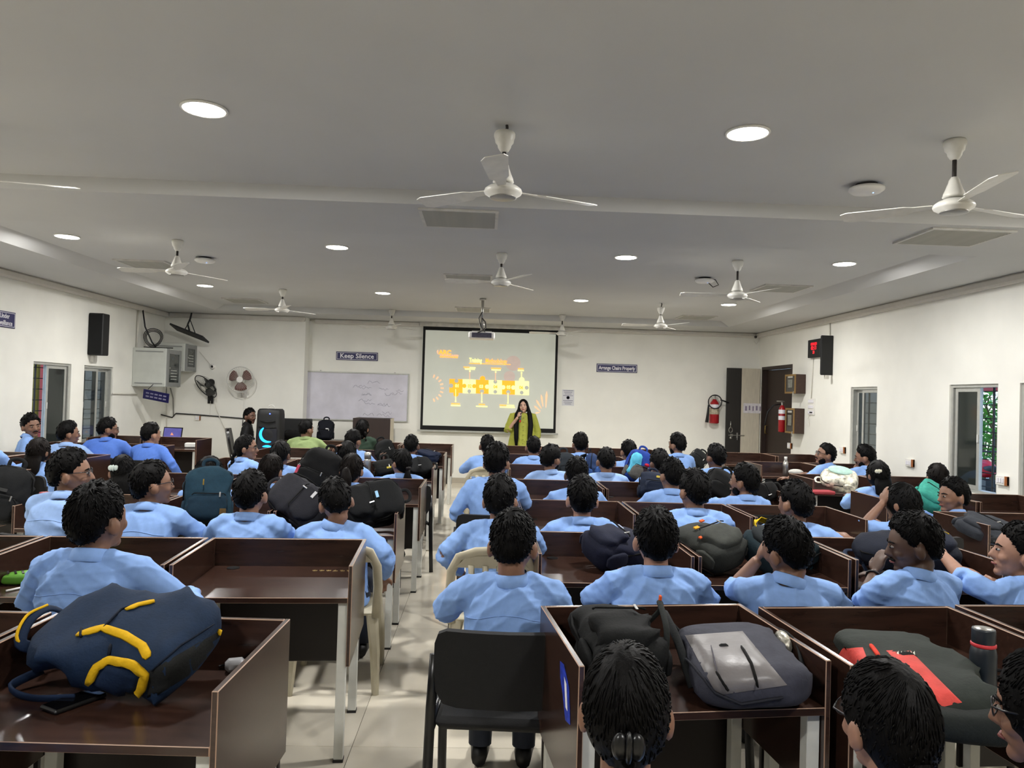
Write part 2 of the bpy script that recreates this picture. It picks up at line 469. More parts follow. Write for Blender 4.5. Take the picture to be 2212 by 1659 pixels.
MB().tube([(XR + .075, q.y, q.z + .08), (XR + .03, q.y, q.z + .07), (XR + .03, q.y, q.z - .07), (XR + .075, q.y, q.z - .08)], .008, 8).build('handle', M_brass, door, True)
MB().cyl((XR + .08, q.y + .25, .98), (XR + .06, q.y + .25, .98), .03, 12).build('lock', M_steel, door)
# open two-tone leaf standing along the back wall
lx0 = onY(1569, 850, YB - .10).x; lx1 = XR - .02
leaf = MB(); xs = onY(1601, 850, YB - .1).x
leaf.cbox(((lx0 + xs) / 2, YB - .10, DOORZ / 2 - .01), (xs - lx0, .04, DOORZ - .04), .003, 0, 0)
dl = struct(leaf.build('door_2', M_doorblk))
MB().cbox(((lx1 + xs) / 2, YB - .10, DOORZ / 2 - .01), (lx1 - xs, .04, DOORZ - .04), .003, 0, 0).build('cream_panel', M_doorlt, dl)
q = onY(1575, 940, YB - .14)
bolt = MB(); bolt.cyl((q.x - .01, YB - .135, q.z), (q.x + .30, YB - .135, q.z), .009, 8); bolt.box((q.x + .05, YB - .128, q.z), (.05, .02, .045)); bolt.box((q.x + .16, YB - .128, q.z), (.03, .02, .10))
bolt.cyl((q.x + .16, YB - .14, q.z), (q.x + .16, YB - .14, q.z - .09), .008, 8)
bolt.build('bolt', M_steel, dl)
lk = MB(); lk.tube([(q.x + .03 + .035 * math.cos(a * PI / 8), YB - .135, q.z + .10 + .05 * math.sin(a * PI / 8)) for a in range(16)], .008, 6, closed=True); lk.box((q.x + .03, YB - .13, q.z + .20), (.02, .015, .14))
lk.cyl((q.x + .04, YB - .12, q.z - .05), (q.x + .04, YB - .14, q.z - .05), .025, 10)
lk.build('hasp', M_steel, dl, True)
q = onY(1627, 882, YB - .13)
nt = tag(MB().box((q.x, YB - .124, q.z), (.38, .004, .19)).build('door_notice', mat('paper_lilac', '#dcd8dc', .8, noise=.1, scale=25)), 'white printed notice taped on the open cream door leaf', 'notice')
for k in range(5): MB().box((q.x - .14 + .07 * k, YB - .127, q.z - .005 + .01 * (k % 2)), (.035 - .006 * (k % 3), .002, .09)).build('print', mat('ink_violet', '#8b7f95', .8), nt)
# ================================================================== study desks
M_wood = mat('desk_laminate', '#35231c', 0.22, noise=.28, scale=5, stretch=(1.2, 9, 9), spec=.6, rand=.05, detail=6)
M_edge = mat('desk_edge_band', '#a98a74', 0.45, noise=.08)
M_under = mat('desk_modesty_board', '#1d1513', 0.42, noise=.15, scale=5)
M_white = mat('desk_leg_white', '#d4d4cc', 0.45, noise=.06, scale=18)
M_black = mat('plastic_black', '#121212', 0.45, noise=.1)
DW, DD, DT, DP = 0.80, 0.63, 0.75, 0.895       # width, depth, table height, panel top
def mesh_of(name, b, mats, smooth=False): return b.mesh(name, mats, smooth)
pt = .018
desk_parts = [
    ('tabletop', MB().cbox((0, -.009, DT - .0125), (DW - 2 * pt, DD - pt, .025), .002, 0, 1).mesh('tabletop', [M_wood, M_edge]), (0, 0, 0)),
    ('side_panel', MB().cbox((0, 0, (DP + .44) / 2), (pt, DD, DP - .44), .0025, 0, 1).mesh('side_panel', [M_wood, M_edge]), (-DW / 2 + pt / 2, 0, 0)),
    ('side_panel', None, (DW / 2 - pt / 2, 0, 0)),
    ('back_panel', MB().cbox((0, DD / 2 - pt / 2, (DP + DT) / 2 - .01), (DW - 2 * pt, pt, DP - DT + .02), .0025, 0, 1).mesh('back_panel', [M_wood, M_edge]), (0, 0, 0)),
    ('modesty_board', MB().cbox((0, DD / 2 - pt / 2, (.25 + DT - .021) / 2), (DW - 2 * pt, pt, DT - .021 - .25), .002, 0, 0).mesh('modesty_board', [M_under]), (0, 0, 0)),
    ('frame_rail', MB().box((0, DD / 2 - .06, DT - .045), (DW - .14, .03, .04)).box((-DW / 2 + .045, 0, DT - .045), (.03, DD - .20, .04)).box((DW / 2 - .045, 0, DT - .045), (.03, DD - .20, .04)).mesh('frame_rail', [M_white]), (0, 0, 0)),
]
_leg = MB().cbox((0, 0, (DT - .025 + .012) / 2), (.042, .042, DT - .037), .002, 0, 0).mesh('leg', [M_white])
_foot = MB().box((0, 0, .006), (.046, .046, .012)).mesh('foot', [M_black])
_grom = MB().lathe([(.032, 0), (.032, .004), (.026, .0045)], (0, 0, DT), 16).mesh('grommet', [M_black])
def make_desk(label, loc, rz, near=True):
    t = thing('study_desk', label, 'desk', loc, rz, 'brown study desks in rows')
    last = None
    for (nm, me, off) in desk_parts:
        me = me or last; last = me
        link(nm, me, t, off)
    for sx in (-1, 1):
        for sy in (-1, 1):
            l = link('leg', _leg, t, (sx * (DW / 2 - pt - .023), sy * (DD / 2 - .045) - .012 * (sy > 0), 0))
            if near: link('foot', _foot, l)
    if near: link('grommet', _grom, t, (-DW / 2 + .13, DD / 2 - .07, 0))
    return t
ROWN = ['nearest row', 'second row from camera', 'third row from camera', 'fourth row from camera', 'fifth row from camera', 'sixth row from camera', 'row nearest the whiteboard wall']
PITCH = .82
DESKS = {}
def place_row(block, row, ref, rz, n, side, start=1):
    """ref: back corner of column 1 (right corner for side=-1, left corner for side=+1)"""
    ca, sa = math.cos(rz), math.sin(rz)
    for c in range(start, n + 1):
        dx = side * (DW / 2 + (c - 1) * PITCH); dy = -DD / 2
        x = ref[0] + ca * dx - sa * dy; y = ref[1] + sa * dx + ca * dy
        bn = {'ML': 'left of centre aisle', 'MR': 'right of centre aisle', 'FL': 'block by the left wall', 'FR': 'block by the right wall'}[block]
        cn = {1: 'aisle end', 2: 'second along', 3: 'third along'}[c]
        DESKS[(block, row, c)] = make_desk('brown study desk, %s, %s, %s' % (ROWN[row], bn, cn), (x, y, 0), rz, y < 7.6)
for row, (x, y, a, n) in enumerate(((-.645, 2.59, -2, 2), (-.612, 4.02, 3.5, 3), (-.56, 5.52, 1, 3), (-.514, 6.93, 0, 3), (-.523, 8.62, 0, 3), (-.498, 10.3, 0, 3), (-.471, 12.0, 0, 3))):
    place_row('ML', row, (x, y), R(a), n, -1)
place_row('MR', 0, (.235, 2.81), R(6.0), 1, 1)
place_row('MR', 0, (.268, 2.79), R(4.5), 2, 1, 2)
DESKS_R03 = place_row('MR', 0, (.285, 2.84), R(3.5), 3, 1, 3)
for row, (x, y, a) in enumerate(((.29, 4.38, .5), (.27, 5.74, 0), (.28, 7.14, 0), (.29, 8.73, 0), (.29, 10.3, 0), (.29, 12.0, 0))):
    place_row('MR', row + 1, (x, y), R(a), 3, 1)
for row, (x, y) in ((3, (-4.12, 6.94)), (4, (-4.23, 8.6)), (5, (-4.2, 10.27)), (6, (-4.29, 11.9))): place_row('FL', row, (x, y), 0, 2, -1)
for row, (x, y) in ((2, (3.49, 5.62)), (3, (3.47, 6.87)), (4, (3.53, 8.43)), (5, (3.6, 10.1)), (6, (3.68, 11.8))): place_row('FR', row, (x, y), 0, 2, 1)
# ================================================================== ceiling fittings
M_lampglow = mat('lamp_diffuser', '#ffffff', 0.5, noise=0.0, emit='#fff7ea', estr=14.0)
M_rim = mat('lamp_rim', '#f0eee8', 0.4, noise=.02)
def downlight(x, y, label, w=None):
    t = thing('ceiling_lamp', label, 'ceiling lamp', (x, y, ZT), group='round ceiling lamps')
    MB().lathe([(.118, 0), (.122, -.006), (.118, -.012), (.108, -.012), (.108, -.002)], n=28).build('rim', M_rim, t, True)
    MB().lathe([(.106, -.004), (.104, -.011), (.0, -.012)], n=28, cap=False).build('diffuser', M_lampglow, t, True)
    ld = bpy.data.lights.new('lamp_light', 'AREA'); ld.shape = 'DISK'; ld.size = .21; ld.energy = w or LAMP_W; ld.color = (1.0, .985, .96)
    lo = bpy.data.objects.new('lamp_light', ld); COL.objects.link(lo); lo.parent = t; lo.location = (0, 0, -.016)
    return t
LAMPS = [(441, 236, 'large-looking round ceiling lamp nearest the camera on the left'), (1615, 288, 'large-looking round ceiling lamp nearest the camera on the right'),
         (145, 511, 'round ceiling lamp at far left, second lamp row'), (728, 534, 'round ceiling lamp left of centre, second lamp row'),
         (1352, 556, 'round ceiling lamp right of centre, second lamp row'), (1824, 570, 'round ceiling lamp at far right, second lamp row'),
         (443, 617, 'round ceiling lamp at far left, row nearest the back wall'), (827, 633, 'round ceiling lamp left of the projector, row nearest the back wall'),
         (1255, 649, 'round ceiling lamp right of the projector, row nearest the back wall'), (1574, 658, 'round ceiling lamp at far right, row nearest the back wall')]
for (px, py, lab) in LAMPS:
    p = onZ(px, py, ZT - .006); downlight(p.x, p.y, lab)
for y in (4.05, .2):
    for x in (-4.3, -1.6, 1.6, 4.0):
        if (y > 4) == (abs(x) < 2): continue
        downlight(x, y, 'round ceiling lamp outside the picture, %s' % {(True, True): 'beyond the left edge', (True, False): 'beyond the right edge', (False, True): 'overhead left of the camera', (False, False): 'overhead right of the camera'}[(y > 4, x < 0)])

M_fan = mat('fan_enamel', '#dcdad2', 0.35, noise=.08, scale=14)
M_fanrod = mat('fan_rod', '#2a2522', 0.5)
M_fanring = mat('fan_trim_grey', '#9b9994', 0.3, metal=.4)
def ceiling_fan(x, y, a0, label, drop=.36, blade=.58, short=False, gap=.0):
    """canopy cup, rod, bell housing, motor disc, three blades"""
    t = thing('ceiling_fan', label, 'ceiling fan', (x, y, ZT), group='white ceiling fans')
    if gap: MB().tube([(.01, 0, 0), (.012, 0, -gap * .4), (0, 0, -gap - .02)], .008, 8).build('hook', M_fanrod, t)
    g = -gap
    MB().lathe([(.052, g), (.058, g - .010), (.058, g - .026), (.052, g - .045), (.050, g - .058), (.038, g - .072), (.036, g - .085), (.024, g - .105), (.018, g - .11)], n=24).build('canopy', M_fan, t, True)
    zb = -drop
    MB().cyl((0, 0, g - .10), (0, 0, zb + .06), .0115, 10).build('rod', M_fanrod, t, True)
    MB().lathe([(.016, zb + .185), (.027, zb + .168), (.030, zb + .152), (.036, zb + .138), (.042, zb + .12), (.053, zb + .095), (.055, zb + .085), (.058, zb + .075), (.045, zb + .072), (.03, zb + .05)], n=24).build('bell_cover', M_fan, t, True)
    mo = MB().lathe([(.05, zb + .062), (.08, zb + .050), (.100, zb + .035), (.105, zb + .022), (.100, zb + .010), (.07, zb - .008), (.068, zb - .012), (.0, zb - .014)], n=28, cap=False).build('motor', M_fan, t, True)
    MB().lathe([(.072, zb - .006), (.074, zb - .012), (.066, zb - .014)], n=28).build('trim_ring', M_fanring, mo, True)
    for k in range(3):
        a = a0 + k * 2 * PI / 3; ca, sa = math.cos(a), math.sin(a)
        b = MB(); sec = []
        for (r, wl, wr) in ((.10, -.022, .022), (.20, -.03, .03), (.24, -.055, .045), (.42, -.066, .052), (blade - .04, -.072, .058), (blade, -.05, .04)):
            tl = .20
            pts = [(r, wl, -wl * -tl), (r, 0, .004), (r, wr, wr * tl)]
            ring = [Vector((r, wl, wl * tl + .002)), Vector((r, wr, wr * tl + .002)), Vector((r, wr, wr * tl - .002)), Vector((r, wl, wl * tl - .002))]
            sec.append([Vector((p.x * ca - p.y * sa, p.x * sa + p.y * ca, p.z + zb + .032)) for p in ring])
        b.rings(sec); b.build('blade', M_fan, t)
    return t
FANS = [(1091, 270, 25, 'ceiling fan nearest the camera, above the centre aisle', .39, .04), (2063, 303, 20, 'ceiling fan nearest the camera, at the right edge', .39, 0), (-70, 262, 12, 'ceiling fan at the left edge with only a blade tip showing', .36, 0),
        (384, 519, 178, 'left ceiling fan of the middle fan row', .345, 0), (1084, 547, 176, 'ceiling fan over the centre aisle in the middle fan row', .33, 0), (1594, 563, 172, 'right ceiling fan of the middle fan row', .39, 0),
        (611, 625, 172, 'left ceiling fan in front of the back wall, above the wall fans', .33, 0), (1428, 655, 178, 'ceiling fan right of the projection screen', .37, .06),
        (847, 669, 170, 'small far ceiling fan above the keep silence sign', .34, 0), (1215, 680, 175, 'small far ceiling fan before the screen\'s top right corner', .36, 0)]
for (px, py, a, lab, dr, gp) in FANS:
    p = onZ(px, py, ZT)
    if py > 660: p.y = min(p.y, 13.15)
    ceiling_fan(p.x, p.y, R(a), lab, dr, gap=gp)
# ventilation grilles
M_vent = mat('vent_grey', '#a9a89f', 0.6, noise=.06); M_ventd = mat('vent_dark', '#55554f', 0.8); M_ventf = mat('vent_frame', '#c9c7c0', .5)
def vent(px, py, z, lab, w=.60, d=.56):
    p = onZ(px, py, z); t = thing('ceiling_vent', lab, 'air vent', (p.x, p.y, z), group='square ceiling vents')
    MB().box((0, 0, -.002), (w - .03, d - .03, .004)).build('backing', M_ventd, t)
    f = MB()
    for s in (-1, 1): f.box((s * (w / 2 - .012), 0, -.008), (.024, d, .016)); f.box((0, s * (d / 2 - .012), -.008), (w - .048, .024, .016))
    f.build('frame', M_ventf, t)
    sl = MB().box((0, 0, 0), (w - .05, .034, .003), rot=Matrix.Rotation(R(-22), 3, 'X')).mesh('slat', [M_vent])
    n = 14
    for k in range(n): link('slat', sl, t, (0, (k - (n - 1) / 2) * (d - .06) / n, -.010))
    return t
vent(993, 471, ZC, 'grey slatted ceiling vent nearest the camera, above the centre')
vent(2057, 511, ZC, 'grey slatted ceiling vent nearest the camera, at right', w=.66)
vent(322, 570, ZT, 'ceiling vent behind the left fan of the middle row')
vent(1012, 600, ZT, 'ceiling vent behind the centre fan of the middle row')
vent(1686, 622, ZT, 'ceiling vent behind the right fan of the middle row')
vent(530, 649, ZT, 'far ceiling vent at left, above the wall fans')
vent(1022, 668, ZT, 'far ceiling vent beside the projector mount')
vent(1503, 685, ZT, 'far ceiling vent at right, near the wall corner')
# wireless access points / detectors
M_ap = mat('access_point_white', '#e6e4de', 0.35, noise=.03)
def access_point(px, py, z, lab, wire=False):
    p = onZ(px, py, z); t = thing('access_point', lab, 'access point', (p.x, p.y, z), group='white ceiling access points')
    MB().cyl((0, 0, 0), (0, 0, -.022), .07, 20).build('mount', M_fanrod, t)
    MB().lathe([(.098, -.02), (.112, -.028), (.112, -.042), (.09, -.058), (.05, -.064), (0, -.065)], n=24, cap=False).build('shell', M_ap, t, True)
    MB().ell((.03, -.03, -.062), (.006, .006, .004), 8, 6).build('status_light', mat('status_blue', '#6fa8ff', .3, emit='#5f9bff', estr=4), t)
    if wire: MB().tube([(.02, 0, 0), (.13, 0, -.02), (.17, 0, -.08), (.10, -.01, -.11), (.05, 0, -.06)], .006, 6).build('wire', M_fanrod, t, True)
access_point(1872, 398, ZT, 'round white access point beside the right near ceiling fan')
access_point(443, 556, ZT, 'round white access point beside the left middle fan')
access_point(1522, 600, ZT, 'round white access point with a loose black wire, left of the right middle fan', True)
# projector on its ceiling pole
p = onZ(1043, 645, ZT)
pr = thing('projector', 'white ceiling projector hanging on a pole before the screen', 'projector', (p.x, p.y, ZT - .004))
MB().cyl((0, 0, 0), (0, 0, -.36), .022, 12).lathe([(.05, -.001), (.05, -.02), (.022, -.03)], n=16).build('pole', M_steel, pr, True)
MB().box((0, 0, -.50), (.30, .16, .012)).box((0, 0, -.46), (.05, .05, .10)).ell((0, 0, -.40), (.045, .045, .045), 12, 8).build('bracket', M_fanring, pr)
bd = MB().cbox((0, 0, -.565), (.40, .30, .105), .02, 0, 0).build('body', mat('projector_white', '#d9d7d3', .4), pr)
MB().cbox((0, -.152, -.565), (.30, .006, .075), .003, 0, 0).build('rear_panel', mat('projector_ports', '#3b3748', .4, noise=.4, scale=40), bd)
MB().tube([(0, -.03, -.30), (.05, -.06, -.36), (.06, -.08, -.45), (0, -.12, -.50), (-.06, -.16, -.53)], .010, 6).tube([(0, -.03, -.20), (-.05, -.04, -.3), (-.02, -.05, -.42), (.05, -.14, -.52)], .008, 6).build('cable', M_fanrod, pr, True)
MB().cyl((.10, .15, -.56), (.10, .17, -.56), .035, 14).build('lens', M_fanrod, bd)
# camera dome and small parts of the ceiling cabling
p = onY(1636, 725, YB - .12)
cc = thing('cctv_camera', 'white security camera in the right back corner under the ceiling', 'camera', (p.x, YB, p.z))
MB().box((0, -.03, .05), (.10, .06, .05)).build('bracket', M_ap, cc)
MB().cyl((.03, -.05, 0), (-.05, -.17, -.03), .035, 12).build('housing', M_ap, cc, True)
MB().cyl((-.05, -.17, -.03), (-.056, -.178, -.032), .028, 12).build('lens', M_fanrod, cc)
MB().tube([(.04, -.02, .02), (.06, -.03, -.10), (.02, -.03, -.16), (-.03, -.02, -.10)], .005, 6).build('wire', M_pvc, cc)
# ================================================================== people: builders
SKINS = [mat('skin_%d' % k, c, .5, noise=.06, scale=30) for k, c in enumerate(('#9c7460', '#84604c', '#684838', '#4c3529', '#c49c86'))]
M_hair = mat('hair_black', '#060505', .55, noise=.4, scale=30, stretch=(1, 1, .25), bump=.35, bscale=110, spec=.12)
M_hairb = mat('hair_dark_brown', '#0f0a08', .55, noise=.4, scale=30, stretch=(1, 1, .25), bump=.35, bscale=110, spec=.12)
SHIRTS = {'blue': mat('shirt_sky_blue', '#84a8e2', .8, noise=.05, scale=40, bump=.12, bscale=25, rand=.05),
          'blue2': mat('shirt_pale_blue', '#93b3e6', .8, noise=.05, scale=40, bump=.12, bscale=25, rand=.04),
          'royal': mat('shirt_deeper_blue', '#527bd2', .8, noise=.05, scale=40, bump=.12, bscale=25),
          'green': mat('shirt_sage_green', '#90a46c', .8, noise=.06, scale=40, bump=.12, bscale=25),
          'black': mat('jacket_black', '#0d0d10', .75, noise=.1, scale=40, bump=.1, bscale=25),
          'darkgreen': mat('kurta_dark_green', '#16301f', .8, noise=.1, scale=40),
          'lime': mat('kurta_lime_green', '#a0a33e', .75, noise=.07, scale=35, bump=.12, bscale=30)}
M_trs = mat('trousers_navy', '#1a2233', .8, noise=.1, scale=30)
M_shoe = mat('shoe_black', '#0e0e0f', .45, noise=.1)
M_eyew = mat('eye_white', '#8d857d', .3, noise=.02); M_eyeb = mat('eye_dark', '#120c0a', .2, noise=.02)
M_lip = mat('lips', '#7a3f3a', .45, noise=.05); M_lipr = mat('lips_red', '#9a2f38', .4, noise=.05)
M_specs = mat('spectacle_frame', '#15151a', .3, noise=.02)
M_lens = mat('spectacle_lens', '#aab2b8', .05, noise=.0, alpha=.22)

def remesh(b, vox, sm=4, wr=0.0, seed=0, name='body', fac=.5):
    """fuse overlapping closed volumes into one continuous surface, relax it, add cloth folds"""
    me = bpy.data.meshes.new('tmp'); me.from_pydata(b.v, [], b.f)
    ob = bpy.data.objects.new('tmp', me)
    md = ob.modifiers.new('r', 'REMESH'); md.mode = 'VOXEL'; md.voxel_size = vox
    if sm:
        s2 = ob.modifiers.new('s', 'SMOOTH'); s2.factor = fac; s2.iterations = sm
    out = evaluated(ob); out.name = name
    bpy.data.objects.remove(ob); bpy.data.meshes.remove(me)
    n = len(out.vertices)
    if wr and n:
        co = np.empty(n * 3, np.float32); out.vertices.foreach_get('co', co); co = co.reshape(-1, 3)
        no = np.empty(n * 3, np.float32); out.vertices.foreach_get('normal', no); no = no.reshape(-1, 3)
        g = np.random.RandomState(seed); d = np.zeros(n, np.float32)
        warp = np.stack([np.sin(co @ g.uniform(-9, 9, 3) + g.uniform(0, 6)) for _ in range(3)], 1) * .05
        q = co + warp
        for k in range(7):
            w = g.normal(size=3) * np.array([1, .6, 1.0]); w /= np.linalg.norm(w)
            fr = g.uniform(22, 60); a = np.sin(q @ (w * fr) + g.uniform(0, 6))
            gate = np.clip(np.sin(co @ g.uniform(-7, 7, 3) + g.uniform(0, 6)) * 1.5, 0, 1)
            d += (1 - np.abs(a)) ** 2 * gate * (30 / fr)
        co = co + no * (wr * (d - d.mean()))[:, None]
        out.vertices.foreach_set('co', co.astype(np.float32).ravel())
    out.polygons.foreach_set('use_smooth', [True] * len(out.polygons))
    out.update()
    return out

def lerp_tab(tab, x):
    for (a, va), (b, vb) in zip(tab[:-1], tab[1:]):
        if x <= b: return va + (vb - va) * max(0, min(1, (x - a) / (b - a)))
    return tab[-1][1]
HAIRLINE = {'m': [(0, 36), (30, 33), (52, 20), (68, 8), (80, -10), (88, -4), (102, 4), (112, -20), (135, -40), (180, -46)],
            'f': [(0, 40), (25, 36), (55, 12), (75, -12), (95, -24), (115, -42), (140, -58), (180, -64)],
            'o': [(0, 44), (22, 34), (40, 5), (58, -30), (80, -60), (120, -75), (180, -80)]}
#            style: (line, top, side, back, tuft)
HAIR = {'short': ('m', 1.17, 1.10, 1.12, .030), 'crop': ('m', 1.09, 1.05, 1.07, .012), 'bushy': ('m', 1.25, 1.20, 1.18, .05), 'tall': ('m', 1.24, 1.11, 1.12, .045),
        'wavy': ('m', 1.20, 1.15, 1.15, .055), 'f': ('f', 1.12, 1.10, 1.14, .012), 'fopen': ('o', 1.13, 1.16, 1.18, .015)}
HR = Vector((.079, .097, .112))
def hair_mesh(style, seed, res, m):
    line, top, side, back, tuft = HAIR[style]; g = random.Random(seed); tab = HAIRLINE[line]
    ph = [(g.uniform(7, 26) * g.choice((-1, 1)), g.uniform(7, 26) * g.choice((-1, 1)), g.uniform(6, 18), g.uniform(0, 6)) for _ in range(6)]
    asym = g.uniform(-3, 3)
    def fn(d):
        az = math.degrees(math.atan2(abs(d.x), d.y)); el = math.degrees(math.asin(max(-1, min(1, d.z))))
        lim = lerp_tab(tab, az) + asym * (1 if d.x > 0 else -1) * (az < 60)
        jag = 2.5 * math.sin(az * .35 + seed) + 2 * math.sin(az * .8 + 2 * seed)
        k = (el - lim - jag * .5) / 6.0; k = max(0, min(1, k)); k = k * k * (3 - 2 * k)
        up = max(0, d.z); bk = max(0, -d.y)
        th = side + (top - side) * min(1, up * 1.25) ** .45 + (back - side) * bk * (1 - up)
        if line == 'm' and d.z > .2: th += .035 * max(0, d.y) * d.z
        t = sum(math.sin(a * d.x + b * d.y + c * d.z + p) for a, b, c, p in ph) / 6
        th += tuft * t * (1 + up)
        fade = max(0, min(1, (el - lim) / 28)) if line == 'm' else 1
        th = 1.02 + (th - 1.02) * (.35 + .65 * fade)
        return (.86 + (th - .86) * k)
    b = MB(); b.ell((0, -.004, .004), HR, res, int(res * .7), fn=fn)
    # locks lying over the surface so that the outline is broken up
    nl = {40: 950, 28: 400}.get(res, 130); cr = Vector((.15 * g.choice((-1, 1)), -.45, .88)).normalized(); male = line == 'm'
    for _ in range(nl):
        d = Vector((g.gauss(0, 1), g.gauss(0, 1), g.gauss(.35, .9)))
        if d.length < .1: continue
        d.normalize(); k = fn(d)
        if k < 1.03: continue
        t = (d - cr * d.dot(cr))
        if t.length < .05: t = d.orthogonal()
        t.normalize(); t = (t + Vector((g.gauss(0, .3), g.gauss(0, .3), g.gauss(0, .3))) * (1 if male else .3)).normalized()
        L = g.uniform(.020, .044) if male else g.uniform(.06, .11); pts = []
        for q, lf in ((0, -.004), (.35, .0015), (.7, .0025 if male else .001), (1, (.006 if male else .0) * g.uniform(.2, 1.2))):
            e = (d + t * (L * q / .1)).normalized(); ke = max(fn(e), 1.0) if fn(e) > .97 else fn(e)
            pts.append(Vector((e.x * HR.x * ke, e.y * HR.y * ke, e.z * HR.z * ke)) + Vector((0, -.004, .004)) + e * lf)
        w = (.0026 if male else .0022) * (1 if res == 40 else 1.35 if res == 28 else 2.0); b.tube(pts, [w, w * 1.05, w * .8, .0005], 3)
    return b.mesh('hair', [m], True)

def head_into(b, T, res=24, female=False):
    """skull, face, nose, chin, ears as overlapping volumes; T maps head space to body space"""
    def fn(d):
        k = 1.0
        if d.z < 0: k -= .16 * (-d.z) ** 1.5 * abs(d.x) + (.10 * (-d.z) if d.y < 0 else 0)
        return k
    t = MB()
    t.ell((0, 0, 0), HR, res, int(res * .7), fn=fn)
    t.ell((0, .030, -.048), (.056, .062, .066), 16, 10)                 # lower face
    t.ell((0, .072, -.098), (.024, .022, .020), 12, 8)                  # chin
    t.ell((0, .060, .018), (.058, .036, .022), 16, 8)                   # brow
    for s in (-1, 1):
        t.ell((s * .036, .062, -.030), (.026, .026, .024), 12, 8)       # cheek
        t.ell((s * .084, -.010, -.022), (.013, .021, .033), 10, 8, rot=Matrix.Rotation(s * R(-14), 3, 'Z'))
    t.tube([(0, .086, .012), (0, .100, -.012), (0, .108, -.030), (0, .094, -.040)], [.008, .011, .0145, .010], 8)
    for s in (-1, 1): t.ell((s * .011, .094, -.034), (.009, .011, .008), 8, 6)
    t.ell((0, .084, -.064), (.024, .014, .013), 12, 8)                  # mouth mound
    b.add([T(Vector(v)) for v in t.v], t.f)

def hand_into(b, wrist, d, nrm, curl=.5, s=1, size=1.0, grip=False):
    """palm with four unequal fingers and a thumb leaving its side"""
    d = Vector(d).normalized(); n = Vector(nrm); n = (n - d * n.dot(d)).normalized(); sd = d.cross(n) * s
    w = Vector(wrist); z = size
    rot = Matrix((sd, d, n)).transposed()
    b.ell(w + d * .050 * z, (.038 * z, .052 * z, .017 * z), 12, 8, rot=rot)
    for k, (off, L) in enumerate(((-.027, .062), (-.009, .072), (.009, .068), (.026, .052))):
        p0 = w + d * .088 * z + sd * off * z; c = curl + .08 * k
        a1, a2, a3 = c * .5, c * 1.3, c * 2.1
        pts = [p0 - d * .02 * z]; q = p0
        pts.append(q)
        for (a, l) in ((a1, .42), (a2, .33), (a3, .25)):
            q = q + (d * math.cos(a) + n * math.sin(a)) * L * l * z; pts.append(q)
        b.tube(pts, [.0095 * z, .0095 * z, .0088 * z, .008 * z, .0065 * z], 7)
    p0 = w + d * .028 * z - sd * .030 * z
    b.tube([p0 + sd * .012, p0, p0 - sd * .022 * z + d * .026 * z + n * .010, p0 - sd * .026 * z + d * .056 * z + n * (.016 + .01 * curl)], [.012 * z, .0125 * z, .0105 * z, .008 * z], 7)

def glasses_part(parent, T, lens=True):
    b = MB()
    for s in (-1, 1):
        b.tube([T(Vector((s * .033 + .024 * math.cos(a * PI / 8), .099 - .004 * abs(math.cos(a * PI / 8)), .004 + .019 * math.sin(a * PI / 8)))) for a in range(16)], .0022, 5, closed=True)
        b.tube([T(Vector((s * .056, .096, .010))), T(Vector((s * .079, .070, .010))), T(Vector((s * .083, -.01, .006))), T(Vector((s * .082, -.035, -.012)))], .0025, 5)
    b.tube([T(Vector((-.010, .100, .008))), T(Vector((0, .104, .011))), T(Vector((.010, .100, .008)))], .002, 5)
    o = b.build('spectacles', M_specs, parent, True)
    l = MB()
    for s in (-1, 1):
        l.add([T(Vector((s * .033 + .023 * math.cos(a * PI / 6), .098, .004 + .018 * math.sin(a * PI / 6)))) for a in range(12)], [tuple(range(12))])
    l.build('lens', M_lens, o)
    return o
def face_parts(parent, T, brow=True, beard=None, lip=None, moustache=False):
    for s in (-1, 1):
        e = MB(); e.ell(T(Vector((s * .031, .083, .002))), (.0125, .0118, .0068), 10, 8); eo = e.build('eye', M_eyew, parent, True)
        i = MB(); i.ell(T(Vector((s * .031, .0925, .002))), (.0070, .0052, .0066), 8, 6); i.build('iris', M_eyeb, eo, True)
        br = MB(); br.tube([T(Vector((s * .013, .096, .020))), T(Vector((s * .034, .093, .026))), T(Vector((s * .053, .078, .019)))], [.0035, .0045, .0025], 6); br.build('eyebrow', M_hair, parent, True)
    li = MB(); li.tube([T(Vector((-.022, .088, -.066))), T(Vector((-.008, .0985, -.064))), T(Vector((.008, .0985, -.064))), T(Vector((.022, .088, -.066)))], [.003, .0062, .0062, .003], 6)
    li.build('lips', lip or M_lip, parent, True)
    if moustache or beard:
        mo = MB(); mo.tube([T(Vector((-.028, .086, -.058))), T(Vector((-.01, .098, -.051))), T(Vector((.01, .098, -.051))), T(Vector((.028, .086, -.058)))], [.004, .007, .007, .004], 6)
        mo.build('moustache', M_hair, parent, True)
    if beard:
        def fb(d):
            az = math.degrees(math.atan2(abs(d.x), d.y)); el = math.degrees(math.asin(max(-1, min(1, d.z))))
            lim = lerp_tab([(0, -36), (18, -34), (35, -22), (60, -10), (85, 8), (100, -10), (130, -60), (180, -80)], az)
            k = max(0, min(1, (lim - el) / 8)) * (1 if az < 115 else max(0, 1 - (az - 115) / 20))
            return .80 + (beard - .80) * k
        bb = MB(); bb.ell((0, .022, -.036), (.066, .074, .082), 24, 18, fn=fb)
        bb.v = [tuple(T(Vector(v))) for v in bb.v]
        bb.build('beard', M_hair, parent, True)

